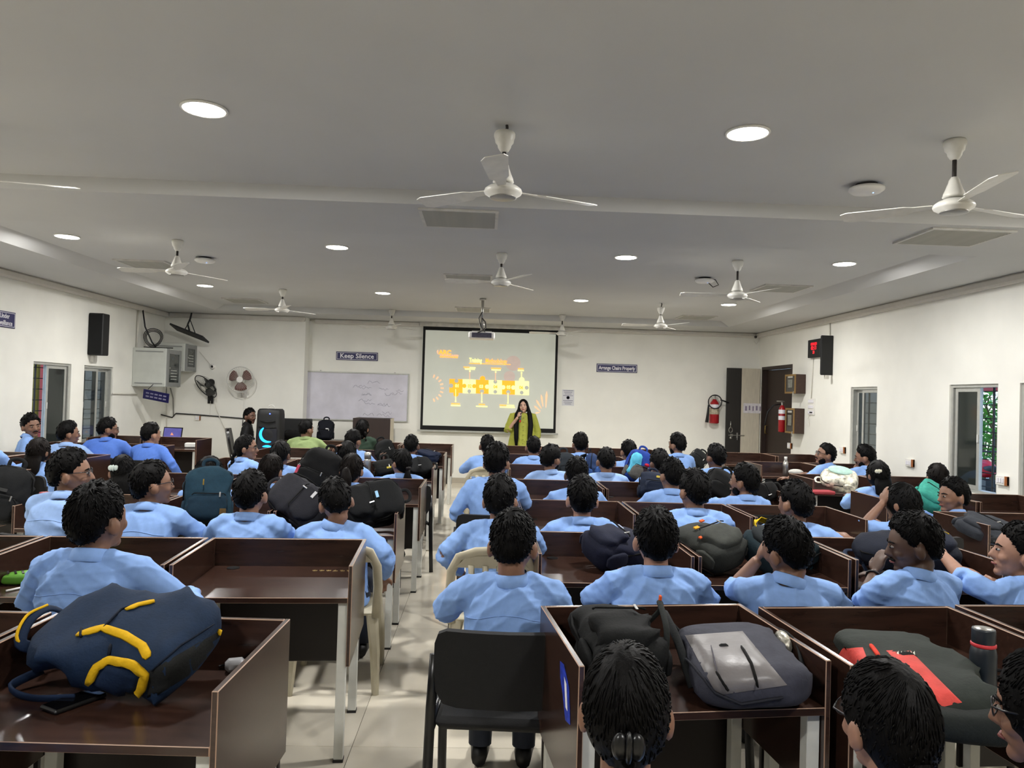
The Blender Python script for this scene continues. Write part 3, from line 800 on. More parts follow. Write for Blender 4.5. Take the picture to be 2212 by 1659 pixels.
def tail_mesh(kind, T, D, length, seed, m):
    """hanging hair: D maps world-down offsets from an anchor in head space"""
    g = random.Random(seed); b = MB()
    if kind == 'pony':
        a = T(Vector((0, -.105, .01))); pts = [a, a + Vector((0, -.035, -.01)), a + Vector((.01, -.06, -.07)), a + Vector((.005, -.05, -.07 - length * .5)), a + Vector((0, -.04, -.07 - length))]
        b.tube(pts, [(.020, .020), (.030, .028), (.042, .034), (.040, .030), (.012, .010)], 14)
    elif kind == 'lowpony':
        a = T(Vector((0, -.085, -.06))); pts = [a, a + Vector((0, -.02, -.03)), a + Vector((0, -.025, -.09)), a + Vector((.005, -.02, -.09 - length * .5)), a + Vector((0, -.01, -.09 - length))]
        b.tube(pts, [(.030, .026), (.024, .022), (.045, .030), (.045, .028), (.012, .010)], 14)
    elif kind == 'long':
        a = T(Vector((0, -.06, -.03))); pts = [a, a + Vector((0, -.03, -.07)), a + Vector((0, -.05, -.14)), a + Vector((0, -.055, -.14 - length * .5)), a + Vector((0, -.05, -.14 - length))]
        b.tube(pts, [(.078, .050), (.082, .045), (.085, .035), (.075, .03), (.03, .012)], 18, up=(0, 1, 0))
    elif kind == 'braid':
        a = T(Vector((-.02, -.085, -.05))); n = 9
        for k in range(n):
            f = k / (n - 1); c = a + Vector((-.07 * f + .010 * (-1) ** k, -.04 - .03 * f, -.02 - length * f))
            b.ell(c, (.026 - .010 * f, .022 - .008 * f, .030), 10, 8, rot=Matrix.Rotation(R(28) * (-1) ** k, 3, 'Y'))
    elif kind == 'bun':
        a = T(Vector((0, -.10, .0))); b.ell(a, (.048, .04, .045), 16, 12)
    elif kind == 'curly':
        a = T(Vector((0, -.05, -.03)))
        for k in range(26):
            f = g.random(); b.ell(a + Vector((g.uniform(-.085, .085), g.uniform(-.06, .02), .03 - f * length)), (.03, .028, .04), 8, 6)
    return b.mesh(kind, [m], True)

from mathutils.bvhtree import BVHTree
CHAIRS = []
def seated(px, py, Y, label, short, rz=0, lean=(0, .05), head=(0, 0, 0), hair='short', skin=1, shirt='blue', L='desk', RR='desk', sleeve=1.0,
           glasses=False, face=None, tail=None, tl=.18, chair='black', wide=1.0, hm=None, seed=None, collar=True, extra=None, hs=1.0, cat='person', drop=0.0, chair_dy=0.0, ydk=.985):
    """a seated person whose hair top shows at pixel (px,py) at depth Y"""
    Y = Y * ydk; P = onY(px, py, Y); Ht = P.z; hs = hs * 1.10
    seed = seed if seed is not None else abs(int(px * 7 + py))
    near = Y < 6.6
    vox = max(.0075, min(.018, Y * .0026))
    lx, ly = lean
    hx, hy = lx * 1.1, ly * 1.15 + .015
    hc = Vector((hx, hy, Ht - .131 * hs))
    ca, sa = math.cos(rz), math.sin(rz)
    loc = Vector((P.x - (ca * hx - sa * hy), P.y - (sa * hx + ca * hy), 0))
    t = thing('person', label, cat, loc, rz)
    Hm = (Matrix.Rotation(R(head[0]), 3, 'Z') @ Matrix.Rotation(R(head[1]), 3, 'X') @ Matrix.Rotation(R(head[2]), 3, 'Y'))
    T = lambda v: hc + Hm @ (v * hs)
    zs = Ht - .305 * hs - drop                                   # shoulder joint height
    def wp(p):                                           # torso lean
        f = (p.z - .50) / max(.2, zs - .5)
        return Vector((p.x + lx * f, p.y + ly * f, p.z))
    zz = lambda f: .47 + (zs - .47) * f                   # 0 seat .. 1 shoulder
    W = wide
    # arms
    joints = {}
    def solve(s, pose):
        sh = wp(Vector((s * .172 * W, 0, zs)))
        if isinstance(pose, (tuple, list)): return (sh, Vector(pose[0]), Vector(pose[1]), Vector(pose[2]) if len(pose) > 2 else None)
        e, w = {'desk': ((s * .265 * W, .13 + ly * .5, min(zs - .12, .84)), (s * .12, .35 + ly * .5, .80)),
                'lap': ((s * .27 * W, -.02 + ly * .4, zs - .27), (s * .13, .20, .64)),
                'side': ((s * .30 * W, -.04, zs - .26), (s * .30, .10, .56)),
                'face': ((s * .20, .30 + ly, .82), (hc.x + s * .075, hc.y + .12, hc.z - .17)),
                'out': ((s * .38, .06, zs - .16), (s * .30, .30, .80))}[pose]
        return (sh, Vector(e), Vector(w), None)
    arms = {-1: solve(-1, L), 1: solve(1, RR)}
    # one continuous body
    b = MB()
    head_into(b, T, 26 if near else 18)
    nb = wp(Vector((0, -.012, zs + .045)))
    b.tube([T(Vector((0, -.012, -.03))), T(Vector((0, -.016, -.085))), nb, nb + Vector((0, 0, -.07))], [.052 * hs, .050 * hs, .056, .08], 14)
    b.tube([wp(Vector((0, 0, .50))), wp(Vector((0, 0, zz(.6)))), wp(Vector((0, 0, zs - .02)))], [(.12, .08), (.12, .08), (.11, .06)], 14)
    for s, (sh, el, wr, hd) in arms.items():
        b.tube([wp(Vector((s * .08, 0, zs - .02))), sh, el], [.045, .042, .036], 10)
        b.tube([el, el.lerp(wr, .35), wr], [.036, .036, .026], 10)
        d = (wr - el).normalized()
        face_pose = (L if s < 0 else RR) == 'face'
        nrm = Vector((-s, .2, 0)) if face_pose else Vector((0, 0, -1))
        hand_into(b, wr, (d * .5 + hd) if hd is not None else d, nrm, 1.0 if face_pose else .55, s)
    me = remesh(b, min(vox, .011) * (.8 if face else 1), 2, name='body', fac=.4); me.materials.append(SKINS[skin]); body = link('body', me, t)
    # shirt
    sb = MB()
    rg = []
    for (f, w, dpt, yo) in ((-.06, .150, .105, 0), (.0, .168, .120, 0), (.22, .165, .118, .0), (.5, .170, .116, .0), (.78, .180, .112, -.008), (.95, .172, .095, -.010), (1.07, .125, .078, -.012), (1.14, .078, .062, -.012)):
        z = zz(f) if f < 1 else zs + (f - 1) * .32
        rg.append([wp(Vector((w * W * (abs(math.cos(a)) ** .8) * (1 if math.cos(a) > 0 else -1), yo + dpt * W * (abs(math.sin(a)) ** .85) * (1 if math.sin(a) > 0 else -1), z))) for a in [2 * PI * k / 20 for k in range(20)]])
    sb.rings(rg)
    for s, (sh, el, wr, hd) in arms.items():
        sb.tube([wp(Vector((s * .05, -.01, zs + .035))), wp(Vector((s * .12 * W, -.006, zs + .020))), sh + Vector((0, 0, -.004)), sh.lerp(el, .5), el], [.050, .056, .064, .058, .052], 12)
        sl = min(1.0, sleeve)
        if sl > .55:
            e2 = el.lerp(wr, (sl - .5) * 2 * .92)
            sb.tube([el, el.lerp(e2, .5), e2], [.052, .050, .042 if sl > .9 else .048], 12)
    me = remesh(sb, vox, 3, .0075 if near else .005, seed, 'shirt'); me.materials.append(SHIRTS[shirt]); so = link('shirt', me, t)
    if Y < 5.2 and collar:
        bv = BVHTree.FromPolygons([v.co for v in me.vertices], [tuple(p.vertices) for p in me.polygons]); pts = []
        for k in range(25):
            x = (-.165 + .33 * k / 24) * W; o = wp(Vector((x, 0, zs - .075 - .012 * math.cos(k / 24 * PI * 2)))); h = bv.ray_cast(o + Vector((0, -.5, 0)), Vector((0, 1, 0)))[0]
            if h: pts.append(h + Vector((0, -.0005, 0)))
        if len(pts) > 6: MB().tube(pts, .0022, 5).build('yoke_seam', SHIRTS[shirt], so, True)
    if collar:
        cb = MB(); ax = (T(Vector((0, -.012, -.07))) - nb).normalized(); c0 = nb - ax * .012
        sd = Vector((1, 0, 0)); sd = (sd - ax * sd.dot(ax)).normalized(); fw = ax.cross(sd) * -1
        fw = sd.cross(ax) * -1 if (sd.cross(ax)).y > 0 else sd.cross(ax)
        fw = Vector((0, 1, 0)); fw = (fw - ax * fw.dot(ax)).normalized()
        def ring(rx, ry, h, sag=.018):
            out = []
            for k in range(20):
                a = 2 * PI * k / 20; fr = max(0, math.sin(a))
                out.append(c0 + sd * rx * math.cos(a) + fw * (ry * math.sin(a) - .004) + ax * (h - sag * fr))
            return out
        cb.rings([ring(.079, .070, -.006), ring(.083, .076, .002), ring(.071, .066, .043), ring(.064, .060, .047), ring(.062, .058, .01)], cap0=False, cap1=False)
        cb.build('collar', SHIRTS[shirt], so, True)
    # trousers and shoes
    tr = MB()
    tr.ell((0, .02, .50), (.175 * W, .15, .10), 14, 8)
    for s in (-1, 1):
        tr.tube([(s * .085, .0, .515), (s * .095, .22, .525), (s * .10, .43, .505), (s * .10, .47, .44), (s * .10, .44, .25), (s * .10, .42, .09)], [.085, .082, .068, .064, .056, .052], 12)
    tr.build('trousers', M_trs, t, True)
    for s in (-1, 1):
        sh_ = MB(); sh_.tube([(s * .10, .37, .045), (s * .10, .44, .05), (s * .105, .53, .04), (s * .11, .61, .03)], [(.034, .040), (.042, .048), (.046, .036), (.030, .024)], 10, up=(0, 0, 1))
        sh_.v = [(x, y, max(z, .002)) for x, y, z in sh_.v]
        sh_.build('shoe', M_shoe, t, True)
    hm = hm or M_hair
    ho = link('hair', hair_mesh(hair, seed % 97, 40 if Y < 4 else 28 if near else 22, hm), t)
    ho.matrix_basis = Matrix.Translation(hc) @ (Hm * hs).to_4x4()
    if tail:
        to = link({'pony': 'ponytail', 'lowpony': 'ponytail', 'long': 'long_hair', 'braid': 'braid', 'bun': 'hair_bun', 'curly': 'curls'}[tail], tail_mesh(tail, T, None, tl, seed, hm), t)
    if glasses: glasses_part(t, T)
    if face: face_parts(t, T, **(face if isinstance(face, dict) else {}))
    if extra: extra(t, T, wp, zs, arms)
    if chair: CHAIRS.append((chair, loc, rz, short, chair_dy + .04))
    return t
# ================================================================== people in the room
def hair_clip(col, pos=(0, -.10, .03), size=(.030, .018, .016)):
    def f(t, T, wp, zs, arms):
        b = MB(); q = T(Vector(pos))
        for s in (-1, 1): b.ell(q + Vector((s * size[0] * .55, -.012, 0)), (size[0] * .6, size[1] * .5, size[2]), 10, 8)
        b.ell(q + Vector((0, -.016, 0)), (size[0] * .3, size[1] * .6, size[2] * 1.2), 8, 6)
        b.build('hair_clip', mat('clip_' + col.strip('#'), col, .3), t, True)
    return f
def hair_band(col, pos):
    def f(t, T, wp, zs, arms):
        b = MB(); q = T(Vector(pos)); b.tube([q + Vector((.026 * math.cos(a * PI / 8), .024 * math.sin(a * PI / 8), 0)) for a in range(16)], .008, 6, closed=True)
        b.build('hair_band', mat('band_' + col.strip('#'), col, .35), t, True)
    return f
def watch(s):
    def f(t, T, wp, zs, arms):
        sh, el, wr, hd = arms[s]; d = (wr - el).normalized(); q = wr - d * .02
        n = d.orthogonal().normalized(); m = d.cross(n); b = MB()
        b.tube([q + n * .031 * math.cos(a * PI / 8) + m * .031 * math.sin(a * PI / 8) for a in range(16)], (.010, .005), 6, closed=True)
        b.build('wristwatch', M_black, t, True)
    return f
S = seated
# ---- left half
S(215, 1042, 3.02, 'male student in pale blue shirt alone at second-row desk, behind the navy-yellow backpack', 'student behind the navy-yellow backpack', rz=R(-6), head=(-12, 4, 0), hair='wavy', skin=1, wide=1.1, L=((-.30, .06, .80), (-.16, .30, .79)), RR=((.36, .10, .80), (.22, .32, .80)), lean=(-.01, .02))
S(155, 971, 4.65, 'broad male student with black spectacles, face in profile to the right, far left', 'broad student with black spectacles', rz=R(-14), head=(-58, 2, 0), hair='bushy', skin=1, wide=1.22, shirt='blue2', glasses=True, face=True)
S(330, 994, 4.6, 'male student with thin glasses turned right, beside the teal backpack', 'student with thin glasses beside the teal backpack', rz=R(-8), head=(-42, 4, 0), hair='short', skin=1, wide=1.05, glasses=True, lean=(0, .07))
S(543, 1014, 4.55, 'male student with undercut between teal backpack and grey leather backpack', 'student between teal and grey backpacks', head=(-3, 3, 0), hair='short', skin=0, lean=(0, .04))
S(727, 1031, 4.55, 'male student hunched on the white plastic chair, head dropped left, left of the aisle', 'hunched student left of the aisle', rz=R(4), head=(14, -14, -10), hair='short', skin=1, lean=(-.05, .10), RR=((.27, .02, .72), (.24, .20, .56)), L='desk', chair='white', wide=1.03)
S(85, 944, 7.45, 'girl with shoulder-length brown hair near the left wall, back turned', 'girl with shoulder-length brown hair', head=(-8, 0, 0), hair='fopen', tail='long', tl=.10, skin=1, hm=M_hairb, hs=.95)
S(266, 981, 6.05, 'girl with pale flower hair clip bending over, behind student with thin glasses', 'girl with pale flower hair clip', rz=R(8), head=(24, -14, 0), hair='f', tail='long', tl=.16, skin=1, lean=(0, .12), hs=.96, extra=hair_clip('#cfdcd6', (-.065, -.075, .02), (.034, .02, .022)))
S(453, 984, 6.05, 'girl with dark wavy hair half hidden behind the teal backpack', 'girl behind the teal backpack', head=(-25, -12, 0), hair='fopen', tail='long', tl=.14, skin=1, lean=(0, .10), hs=.96)
S(533, 938, 8.0, 'girl with long braid and glasses, smiling in profile toward the right', 'girl with long braid', rz=R(-38), head=(-42, 0, 0), hair='f', tail='braid', tl=.34, skin=1, glasses=True, face=True, lean=(0, .05), wide=1.05, hs=.98)
S(587, 979, 6.1, 'girl with low ponytail reading a white page, fourth row', 'girl reading a white page', head=(-14, -8, 0), hair='f', tail='lowpony', tl=.12, skin=1, lean=(0, .06), hs=.95, hm=M_hairb)
S(607, 950, 7.4, 'girl with straight tied hair beside the light blue bottle', 'girl beside the light blue bottle', head=(-12, -4, 0), hair='f', tail='pony', tl=.12, skin=2, lean=(.02, .06), hs=.96)
S(662, 906, 11.1, 'man in sage green shirt seated before the console table, looking right', 'man in sage green shirt', head=(-34, -2, 0), hair='short', skin=1, shirt='green', wide=1.15, lean=(0, .06), face=True)
S(764, 927, 9.4, 'male student looking right behind the steel flask, below the podium', 'student below the podium', head=(-24, 0, 0), hair='short', skin=1, face=True)
S(784, 905, 11.3, 'woman in dark green with black curly hair in front of the podium', 'woman in dark green', head=(-20, 0, 0), hair='fopen', tail='curly', tl=.26, skin=1, shirt='darkgreen', collar=False, wide=.92, hs=.98)
S(889, 937, 9.3, 'male student with round cropped head left of aisle, below the screen corner', 'round-headed student left of the aisle', hair='crop', skin=2, lean=(.01, .05))
S(751, 951, 7.6, 'girl with hand raised to hair, left of the steel flask', 'girl with hand raised to hair', head=(-16, -6, 0), hair='f', tail='lowpony', tl=.10, skin=1, lean=(0, .08), L=((-.26, .10, .86), (-.14, .06, 1.06)), hs=.96)
S(761, 978, 6.2, 'girl with high brown-black ponytail in front of the steel flask', 'girl in front of the steel flask', head=(-10, -4, 0), hair='f', tail='pony', tl=.14, skin=1, lean=(0, .06), hs=.96, hm=M_hairb)
S(868, 968, 7.4, 'girl with thick low ponytail facing left, beside the black bag at the aisle', 'girl with thick low ponytail by the aisle', rz=R(18), head=(26, -4, 0), hair='f', tail='lowpony', tl=.10, skin=1, lean=(0, .05), hs=.97, extra=hair_clip('#20191c', (0, -.10, -.05), (.024, .016, .016)))
S(68, 894, 9.3, 'male student turned round to face the camera beside the open left window', 'student turned round to face the camera', rz=R(-62), head=(-62, -4, 8), hair='bushy', skin=1, face={'moustache': True}, L='lap', RR='lap', seed=5)
S(-42, 905, 7.4, 'male student cut off by the left picture edge', 'student cut off by the left edge', head=(-40, 0, 0), hair='short', skin=2)
S(149, 910, 9.1, 'male student turned right between the two left windows', 'student between the two left windows', head=(-48, 0, 0), hair='bushy', skin=1, face=True, shirt='blue2')
S(234, 901, 9.4, 'bearded male student with glasses in deeper blue shirt near left wall', 'bearded student in deeper blue shirt', head=(-52, -3, 0), hair='short', skin=1, shirt='royal', glasses=True, face={'beard': 1.05}, wide=1.12, L='out', RR='out')
S(327, 912, 9.2, 'male student in deeper blue shirt, elbow over the left side aisle', 'student in deeper blue shirt by the left side aisle', rz=R(-10), head=(-22, 0, 0), hair='short', skin=0, shirt='royal', RR=((.34, .0, .76), (.30, .22, .60)), face=True)
S(-290, 1165, 1.72, 'student in light blue whose shoulder shows at the bottom left corner', 'student at the bottom left corner', hair='short', RR='lap')
# ---- right half
S(1054, 937, 9.1, 'male student on a white plastic chair right of the aisle, far rows', 'far student on white plastic chair', rz=R(6), head=(-4, 0, 0), hair='crop', skin=2, chair='white', lean=(.03, .05))
S(1074, 957, 5.75, 'tall male student with upright hair, right of the aisle under the presenter', 'tall student with upright hair', rz=R(-4), head=(-10, 0, 0), hair='tall', skin=1, lean=(.03, .03), L=((-.28, .02, .78), (-.16, .22, .66)), wide=1.02)
S(1082, 1026, 4.42, 'male student with short curly hair, aisle seat, behind student on white chair', 'curly-haired aisle student', rz=R(-3), head=(-6, 0, 0), hair='wavy', skin=1, lean=(.02, .05), L=((-.30, .0, .76), (-.20, .18, .62)), chair='white', wide=1.04)
S(1110, 1100, 3.08, 'male student with round black crown sitting on the black chair at the aisle', 'student at the aisle, nearest black chair', rz=R(-4), head=(-6, -10, 0), hair='short', skin=1, lean=(.03, .06), L='desk', RR='desk', chair_dy=-.05, seed=11, ydk=1)
S(1153, 940, 9.3, 'male student seated directly below the presenter', 'student below the presenter', head=(0, 0, 0), hair='crop', skin=1)
S(1191, 961, 7.7, 'male student with thick hair and glasses looking right, beside the grey upright bag', 'student with glasses beside the grey bag', head=(-40, -2, 0), hair='bushy', skin=1, glasses=True, face={'beard': 1.02}, shirt='blue2', wide=1.08)
S(1254, 934, 9.4, 'male student with pointed hair below the paper notice', 'student below the paper notice', head=(4, 0, 0), hair='wavy', skin=1)
S(1310, 966, 7.7, 'male student with thinning crown beside the blue-cyan backpack', 'student beside the blue-cyan backpack', head=(2, -6, 0), hair='short', skin=1, shirt='blue2', seed=21)
S(1247, 986, 6.2, 'dark-haired male student half hidden, fourth row right of the aisle', 'half hidden student, fourth row', head=(-4, 0, 0), hair='short', skin=3, lean=(0, .04))
S(1259, 1029, 4.8, 'male student with squared black haircut and upright collar, third row right', 'student with squared haircut', head=(-2, 2, 0), hair='tall', skin=0, lean=(0, .03))
S(1358, 950, 9.3, 'male student left of the blue-cyan backpack top, far rows', 'far student by the blue-cyan backpack', head=(10, 0, 0), hair='short', skin=1)
S(1463, 936, 9.5, 'bearded male student with messy hair against the bare back wall', 'bearded student with messy hair', rz=R(12), head=(22, 0, 0), hair='bushy', skin=1, face={'beard': 1.05})
S(1425, 970, 7.6, 'male student with curly hair behind the dark navy bag', 'student behind the dark navy bag', head=(10, -4, 0), hair='wavy', skin=2)
S(1451, 989, 6.2, 'male student looking slightly left, between navy bag and wavy-haired neighbour', 'student looking slightly left', head=(16, 0, 0), hair='wavy', skin=1)
S(1501, 1013, 4.9, 'broad-backed male student with wavy hair, third row right', 'broad-backed student, third row right', rz=R(4), head=(10, 0, 0), hair='wavy', skin=1, wide=1.12)
S(1547, 958, 7.8, 'male student with neat round hair in front of the black door panel', 'student in front of the black door panel', head=(18, 0, 0), hair='short', skin=2)
S(1608, 1002, 6.1, 'bearded male student with fist at his chin, fourth row right', 'bearded student with fist at chin', rz=R(10), head=(34, 4, 0), hair='bushy', skin=1, face={'beard': 1.05}, L='face', sleeve=.6)
S(1418, 1097, 3.42, 'male student with upright collar beside the navy bag, nearest row but one', 'student beside the navy bag', head=(-2, 0, 0), hair='wavy', skin=0, wide=1.06)
S(1719, 1038, 4.75, 'male student facing left near an empty desk corner, third row right', 'student facing left by the empty desk', rz=R(-18), head=(40, 0, 0), hair='wavy', skin=1, face=True, RR='out', lean=(-.05, .04))
S(1701, 1117, 3.38, 'male student resting his cheek on his hand, bare forearm', 'student resting his cheek on his hand', rz=R(-4), head=(26, -6, -10), hair='wavy', skin=1, L=((-.22, .22, .80), (-.125, .16, .955), (.3, .1, .9)), sleeve=.62, wide=1.06, lean=(-.02, .05), face=True)
S(1784, 957, 9.2, 'bearded male student with glasses leaning his elbow across the right side aisle', 'bearded student leaning across the right side aisle', rz=R(35), head=(48, 8, 0), hair='short', skin=1, face={'beard': 1.05}, glasses=True, lean=(-.06, .05), L=((-.36, .12, .80), (-.44, .34, .78)), wide=1.08)
S(1869, 962, 9.0, 'male student with hand on his mouth before the nearest right window', 'student with hand on his mouth', rz=R(10), head=(44, -8, 0), hair='bushy', skin=1, face={'beard': 1.03}, L='face', sleeve=.58)
S(1897, 993, 7.0, 'girl with pale hair clip and short loose hair, right side rows', 'girl with pale clip, right side', head=(6, -4, 0), hair='fopen', tail='long', tl=.02, skin=1, hs=.97, extra=hair_clip('#e8e4cf', (-.055, -.085, .03), (.034, .018, .018)))
S(2026, 999, 7.0, 'girl with brown hair under the right-hand open window', 'girl under the right-hand window', head=(-14, -4, 0), hair='f', tail='lowpony', tl=.10, skin=1, hs=.97, hm=M_hairb)
S(1950, 1041, 5.25, 'girl with loose black hair holding a hand to her cheek, facing left', 'girl holding a hand to her cheek', rz=R(14), head=(18, -6, 0), hair='fopen', tail='long', tl=.14, skin=1, L=((-.25, .16, .84), (-.115, .13, 1.0), (.2, .1, .9)), sleeve=.58, hs=1.02, collar=False)
S(2059, 1033, 6.0, 'male student with stern look facing left beside the mint bag', 'student with stern look', rz=R(40), head=(52, -2, 0), hair='bushy', skin=1, face=True)
S(1975, 1109, 3.45, 'male student with dark skin looking down left, hand under chin, wristwatch', 'student looking down left with wristwatch', rz=R(12), head=(56, -10, 0), hair='tall', skin=3, face={'moustache': True}, L=((-.22, .13, .77), (-.045, .27, .865), (.2, -.2, .9)), sleeve=.58, wide=1.04, extra=watch(-1))
S(2205, 1128, 3.55, 'male student at the right edge, hand on the desk partition', 'student at the right edge', rz=R(14), head=(50, 4, 0), hair='short', skin=0, face=True, L=((-.24, .16, .86), (-.16, .36, .93)), sleeve=.6)
S(1356, 1388, 1.62, 'girl with black claw clip and long hair, nearest at the bottom right of the aisle', 'girl with black claw clip', rz=R(-5), head=(-4, -8, 0), hair='f', tail='lowpony', tl=.34, skin=1, hs=.98, chair='black', lean=(0, .04), L='lap', RR='lap', ydk=1, drop=.075, wide=.92, extra=hair_clip('#0a0a0c', (0, -.118, -.035), (.030, .026, .028)))
S(1921, 1422, 1.66, 'girl with sleek black ponytail and grey band at the bottom right', 'girl with sleek ponytail', rz=R(3), head=(6, -6, 0), hair='f', tail='lowpony', tl=.20, skin=0, hs=.98, glasses=True, lean=(0, .04), L='lap', RR='lap', ydk=1, drop=.075, wide=.92, extra=hair_band('#5c5c58', (0, -.098, -.092)))
S(2272, 1402, 1.66, 'girl with glasses cut off by the bottom right corner', 'girl at the bottom right corner', rz=R(10), head=(34, -8, 0), hair='fopen', tail='long', tl=.24, skin=1, hs=.98, glasses=True, face=True, L='lap', RR='lap', ydk=1, drop=.075, wide=.92)
# ---- man in black on the office chair
S(540, 881, 13.2, 'bearded man in black jacket sitting on the office chair by the loudspeaker', 'man in black jacket', rz=R(-78), head=(-38, -2, 0), hair='short', skin=2, shirt='black', face={'beard': 1.06, 'moustache': True}, L='lap', RR='lap', chair='office', lean=(0, .03))
# ================================================================== chairs
M_chairf = mat('chair_fabric_black', '#0c0c0d', .85, noise=.15, scale=60, bump=.2, bscale=200)
M_chairm = mat('chair_metal_black', '#101012', .28, noise=.05)
M_mono = mat('chair_plastic_ivory', '#b9b199', .42, noise=.10, scale=9)
def black_chair_parts():
    P = []
    P.append(('seat', auto_smooth(MB().cbox((0, .0, .455), (.46, .44, .05), .02, 0, 0).mesh('seat', [M_chairf]))))
    b = MB(); rg = []
    for (z, w, yo) in ((.535, .15, -.222), (.545, .20, -.224), (.59, .228, -.230), (.69, .236, -.238), (.77, .234, -.246), (.805, .222, -.250), (.82, .19, -.251)):
        cur = lambda x: -.03 * (1 - (x / .24) ** 2)
        front = [Vector((x * w, yo + .018 + cur(x * w), z)) for x in (-1, -.6, -.2, .2, .6, 1)]
        backp = [Vector((x * w, yo - .018 + cur(x * w), z)) for x in (1, .6, .2, -.2, -.6, -1)]
        rg.append(front + backp)
    b.rings(rg); P.append(('backrest', auto_smooth(b.mesh('backrest', [M_chairf]), 60)))
    for s in (-1, 1):
        l = MB(); l.tube([(s * .235, -.235, .72), (s * .245, -.235, .52), (s * .25, -.21, .44), (s * .25, -.25, .22), (s * .25, -.29, 0)], (.011, .019), 8, up=(1, 0, 0))
        P.append(('rear_leg', l.mesh('rear_leg', [M_chairm], True)))
        l = MB(); l.tube([(s * .25, -.20, .43), (s * .25, .18, .43), (s * .25, .21, .40), (s * .25, .24, 0)], (.011, .019), 8, up=(1, 0, 0))
        P.append(('front_leg', l.mesh('front_leg', [M_chairm], True)))
    return P
def mono_chair_parts():
    P = []
    P.append(('seat', auto_smooth(MB().cbox((0, .02, .435), (.44, .42, .025), .010, 0, 0).mesh('seat', [M_mono]))))
    fr = MB()
    arc = [(-.225, -.20, .42), (-.232, -.235, .60), (-.225, -.262, .72), (-.185, -.275, .80), (-.09, -.290, .835), (0, -.295, .842), (.09, -.290, .835), (.185, -.275, .80), (.225, -.262, .72), (.232, -.235, .60), (.225, -.20, .42)]
    fr.tube(arc, [(.026, .012)] * len(arc), 8, up=(0, 1, .1))
    P.append(('back_frame', fr.mesh('back_frame', [M_mono], True)))
    cr = MB()
    cr.rings([[Vector((x, -.292 + .03 * abs(x) * 3 + o, z)) for x, z, o in ((-.20, .745, -.006), (.20, .745, -.006), (.20, .745, .006), (-.20, .745, .006))], [Vector((x, -.296 + .03 * abs(x) * 3 + o, z)) for x, z, o in ((-.12, .83, -.006), (.12, .83, -.006), (.12, .83, .006), (-.12, .83, .006))]])
    P.append(('top_rail', cr.mesh('top_rail', [M_mono])))
    for k in range(4):
        s = MB(); x = -.105 + .07 * k
        s.tube([(x, -.21, .44), (x * 1.05, -.262, .62), (x * 1.1, -.288, .76)], (.017, .006), 6, up=(0, 1, 0)); P.append(('back_slat', s.mesh('back_slat', [M_mono], True)))
    for sx in (-1, 1):
        for sy in (-1, 1):
            l = MB(); y0 = .18 if sy > 0 else -.18
            l.tube([(sx * .20, y0, .43), (sx * .225, y0 + sy * .03, .22), (sx * .235, y0 + sy * .055, 0)], [(.034, .022), (.028, .019), (.020, .015)], 6, up=(0, 1, 0)); P.append(('leg', l.mesh('leg', [M_mono])))
    return P
def office_chair_parts():
    P = [('seat', auto_smooth(MB().cbox((0, 0, .46), (.48, .46, .08), .03, 0, 0).mesh('seat', [M_chairf])))]
    b = MB(); rg = []
    for (z, w, y) in ((.56, .16, -.24), (.66, .21, -.26), (.82, .22, -.29), (.95, .20, -.315), (1.00, .15, -.32)):
        rg.append([Vector((x * w, y + yy - .04 * (1 - x * x), z)) for x, yy in ((-1, .02), (-.5, .025), (0, .025), (.5, .025), (1, .02), (1, -.02), (.5, -.025), (0, -.025), (-.5, -.025), (-1, -.02))])
    b.rings(rg); P.append(('backrest', auto_smooth(b.mesh('backrest', [M_chairm]), 60)))
    P.append(('back_stem', MB().tube([(0, -.15, .43), (0, -.27, .43), (0, -.30, .66)], (.03, .012), 8).mesh('back_stem', [M_chairm], True)))
    P.append(('column', MB().cyl((0, 0, .10), (0, 0, .43), .03, 12).mesh('column', [M_chairm], True)))
    for k in range(5):
        a = 2 * PI * k / 5; P.append(('base_arm', MB().tube([(0, 0, .11), (.27 * math.cos(a), .27 * math.sin(a), .075)], [.026, .016], 8).ell((.27 * math.cos(a), .27 * math.sin(a), .03), (.03, .03, .03), 10, 8).mesh('base_arm', [M_chairm], True)))
    return P
CP = {'black': black_chair_parts(), 'white': mono_chair_parts(), 'office': office_chair_parts()}
CN = {'black': ('visitor_chair', 'black padded chair under the %s', 'black visitor chairs'), 'white': ('plastic_chair', 'ivory plastic chair under the %s', 'ivory plastic chairs'), 'office': ('office_chair', 'black swivel chair under the %s', None)}
for (kind, loc, rz, short, dy) in CHAIRS:
    nm, lab, grp = CN[kind]
    off = Matrix.Rotation(rz, 3, 'Z') @ Vector((0, dy, 0))
    t = thing(nm, lab % short, 'chair', Vector(loc) + off, rz, grp)
    for (pn, me) in CP[kind]: link(pn, me, t)
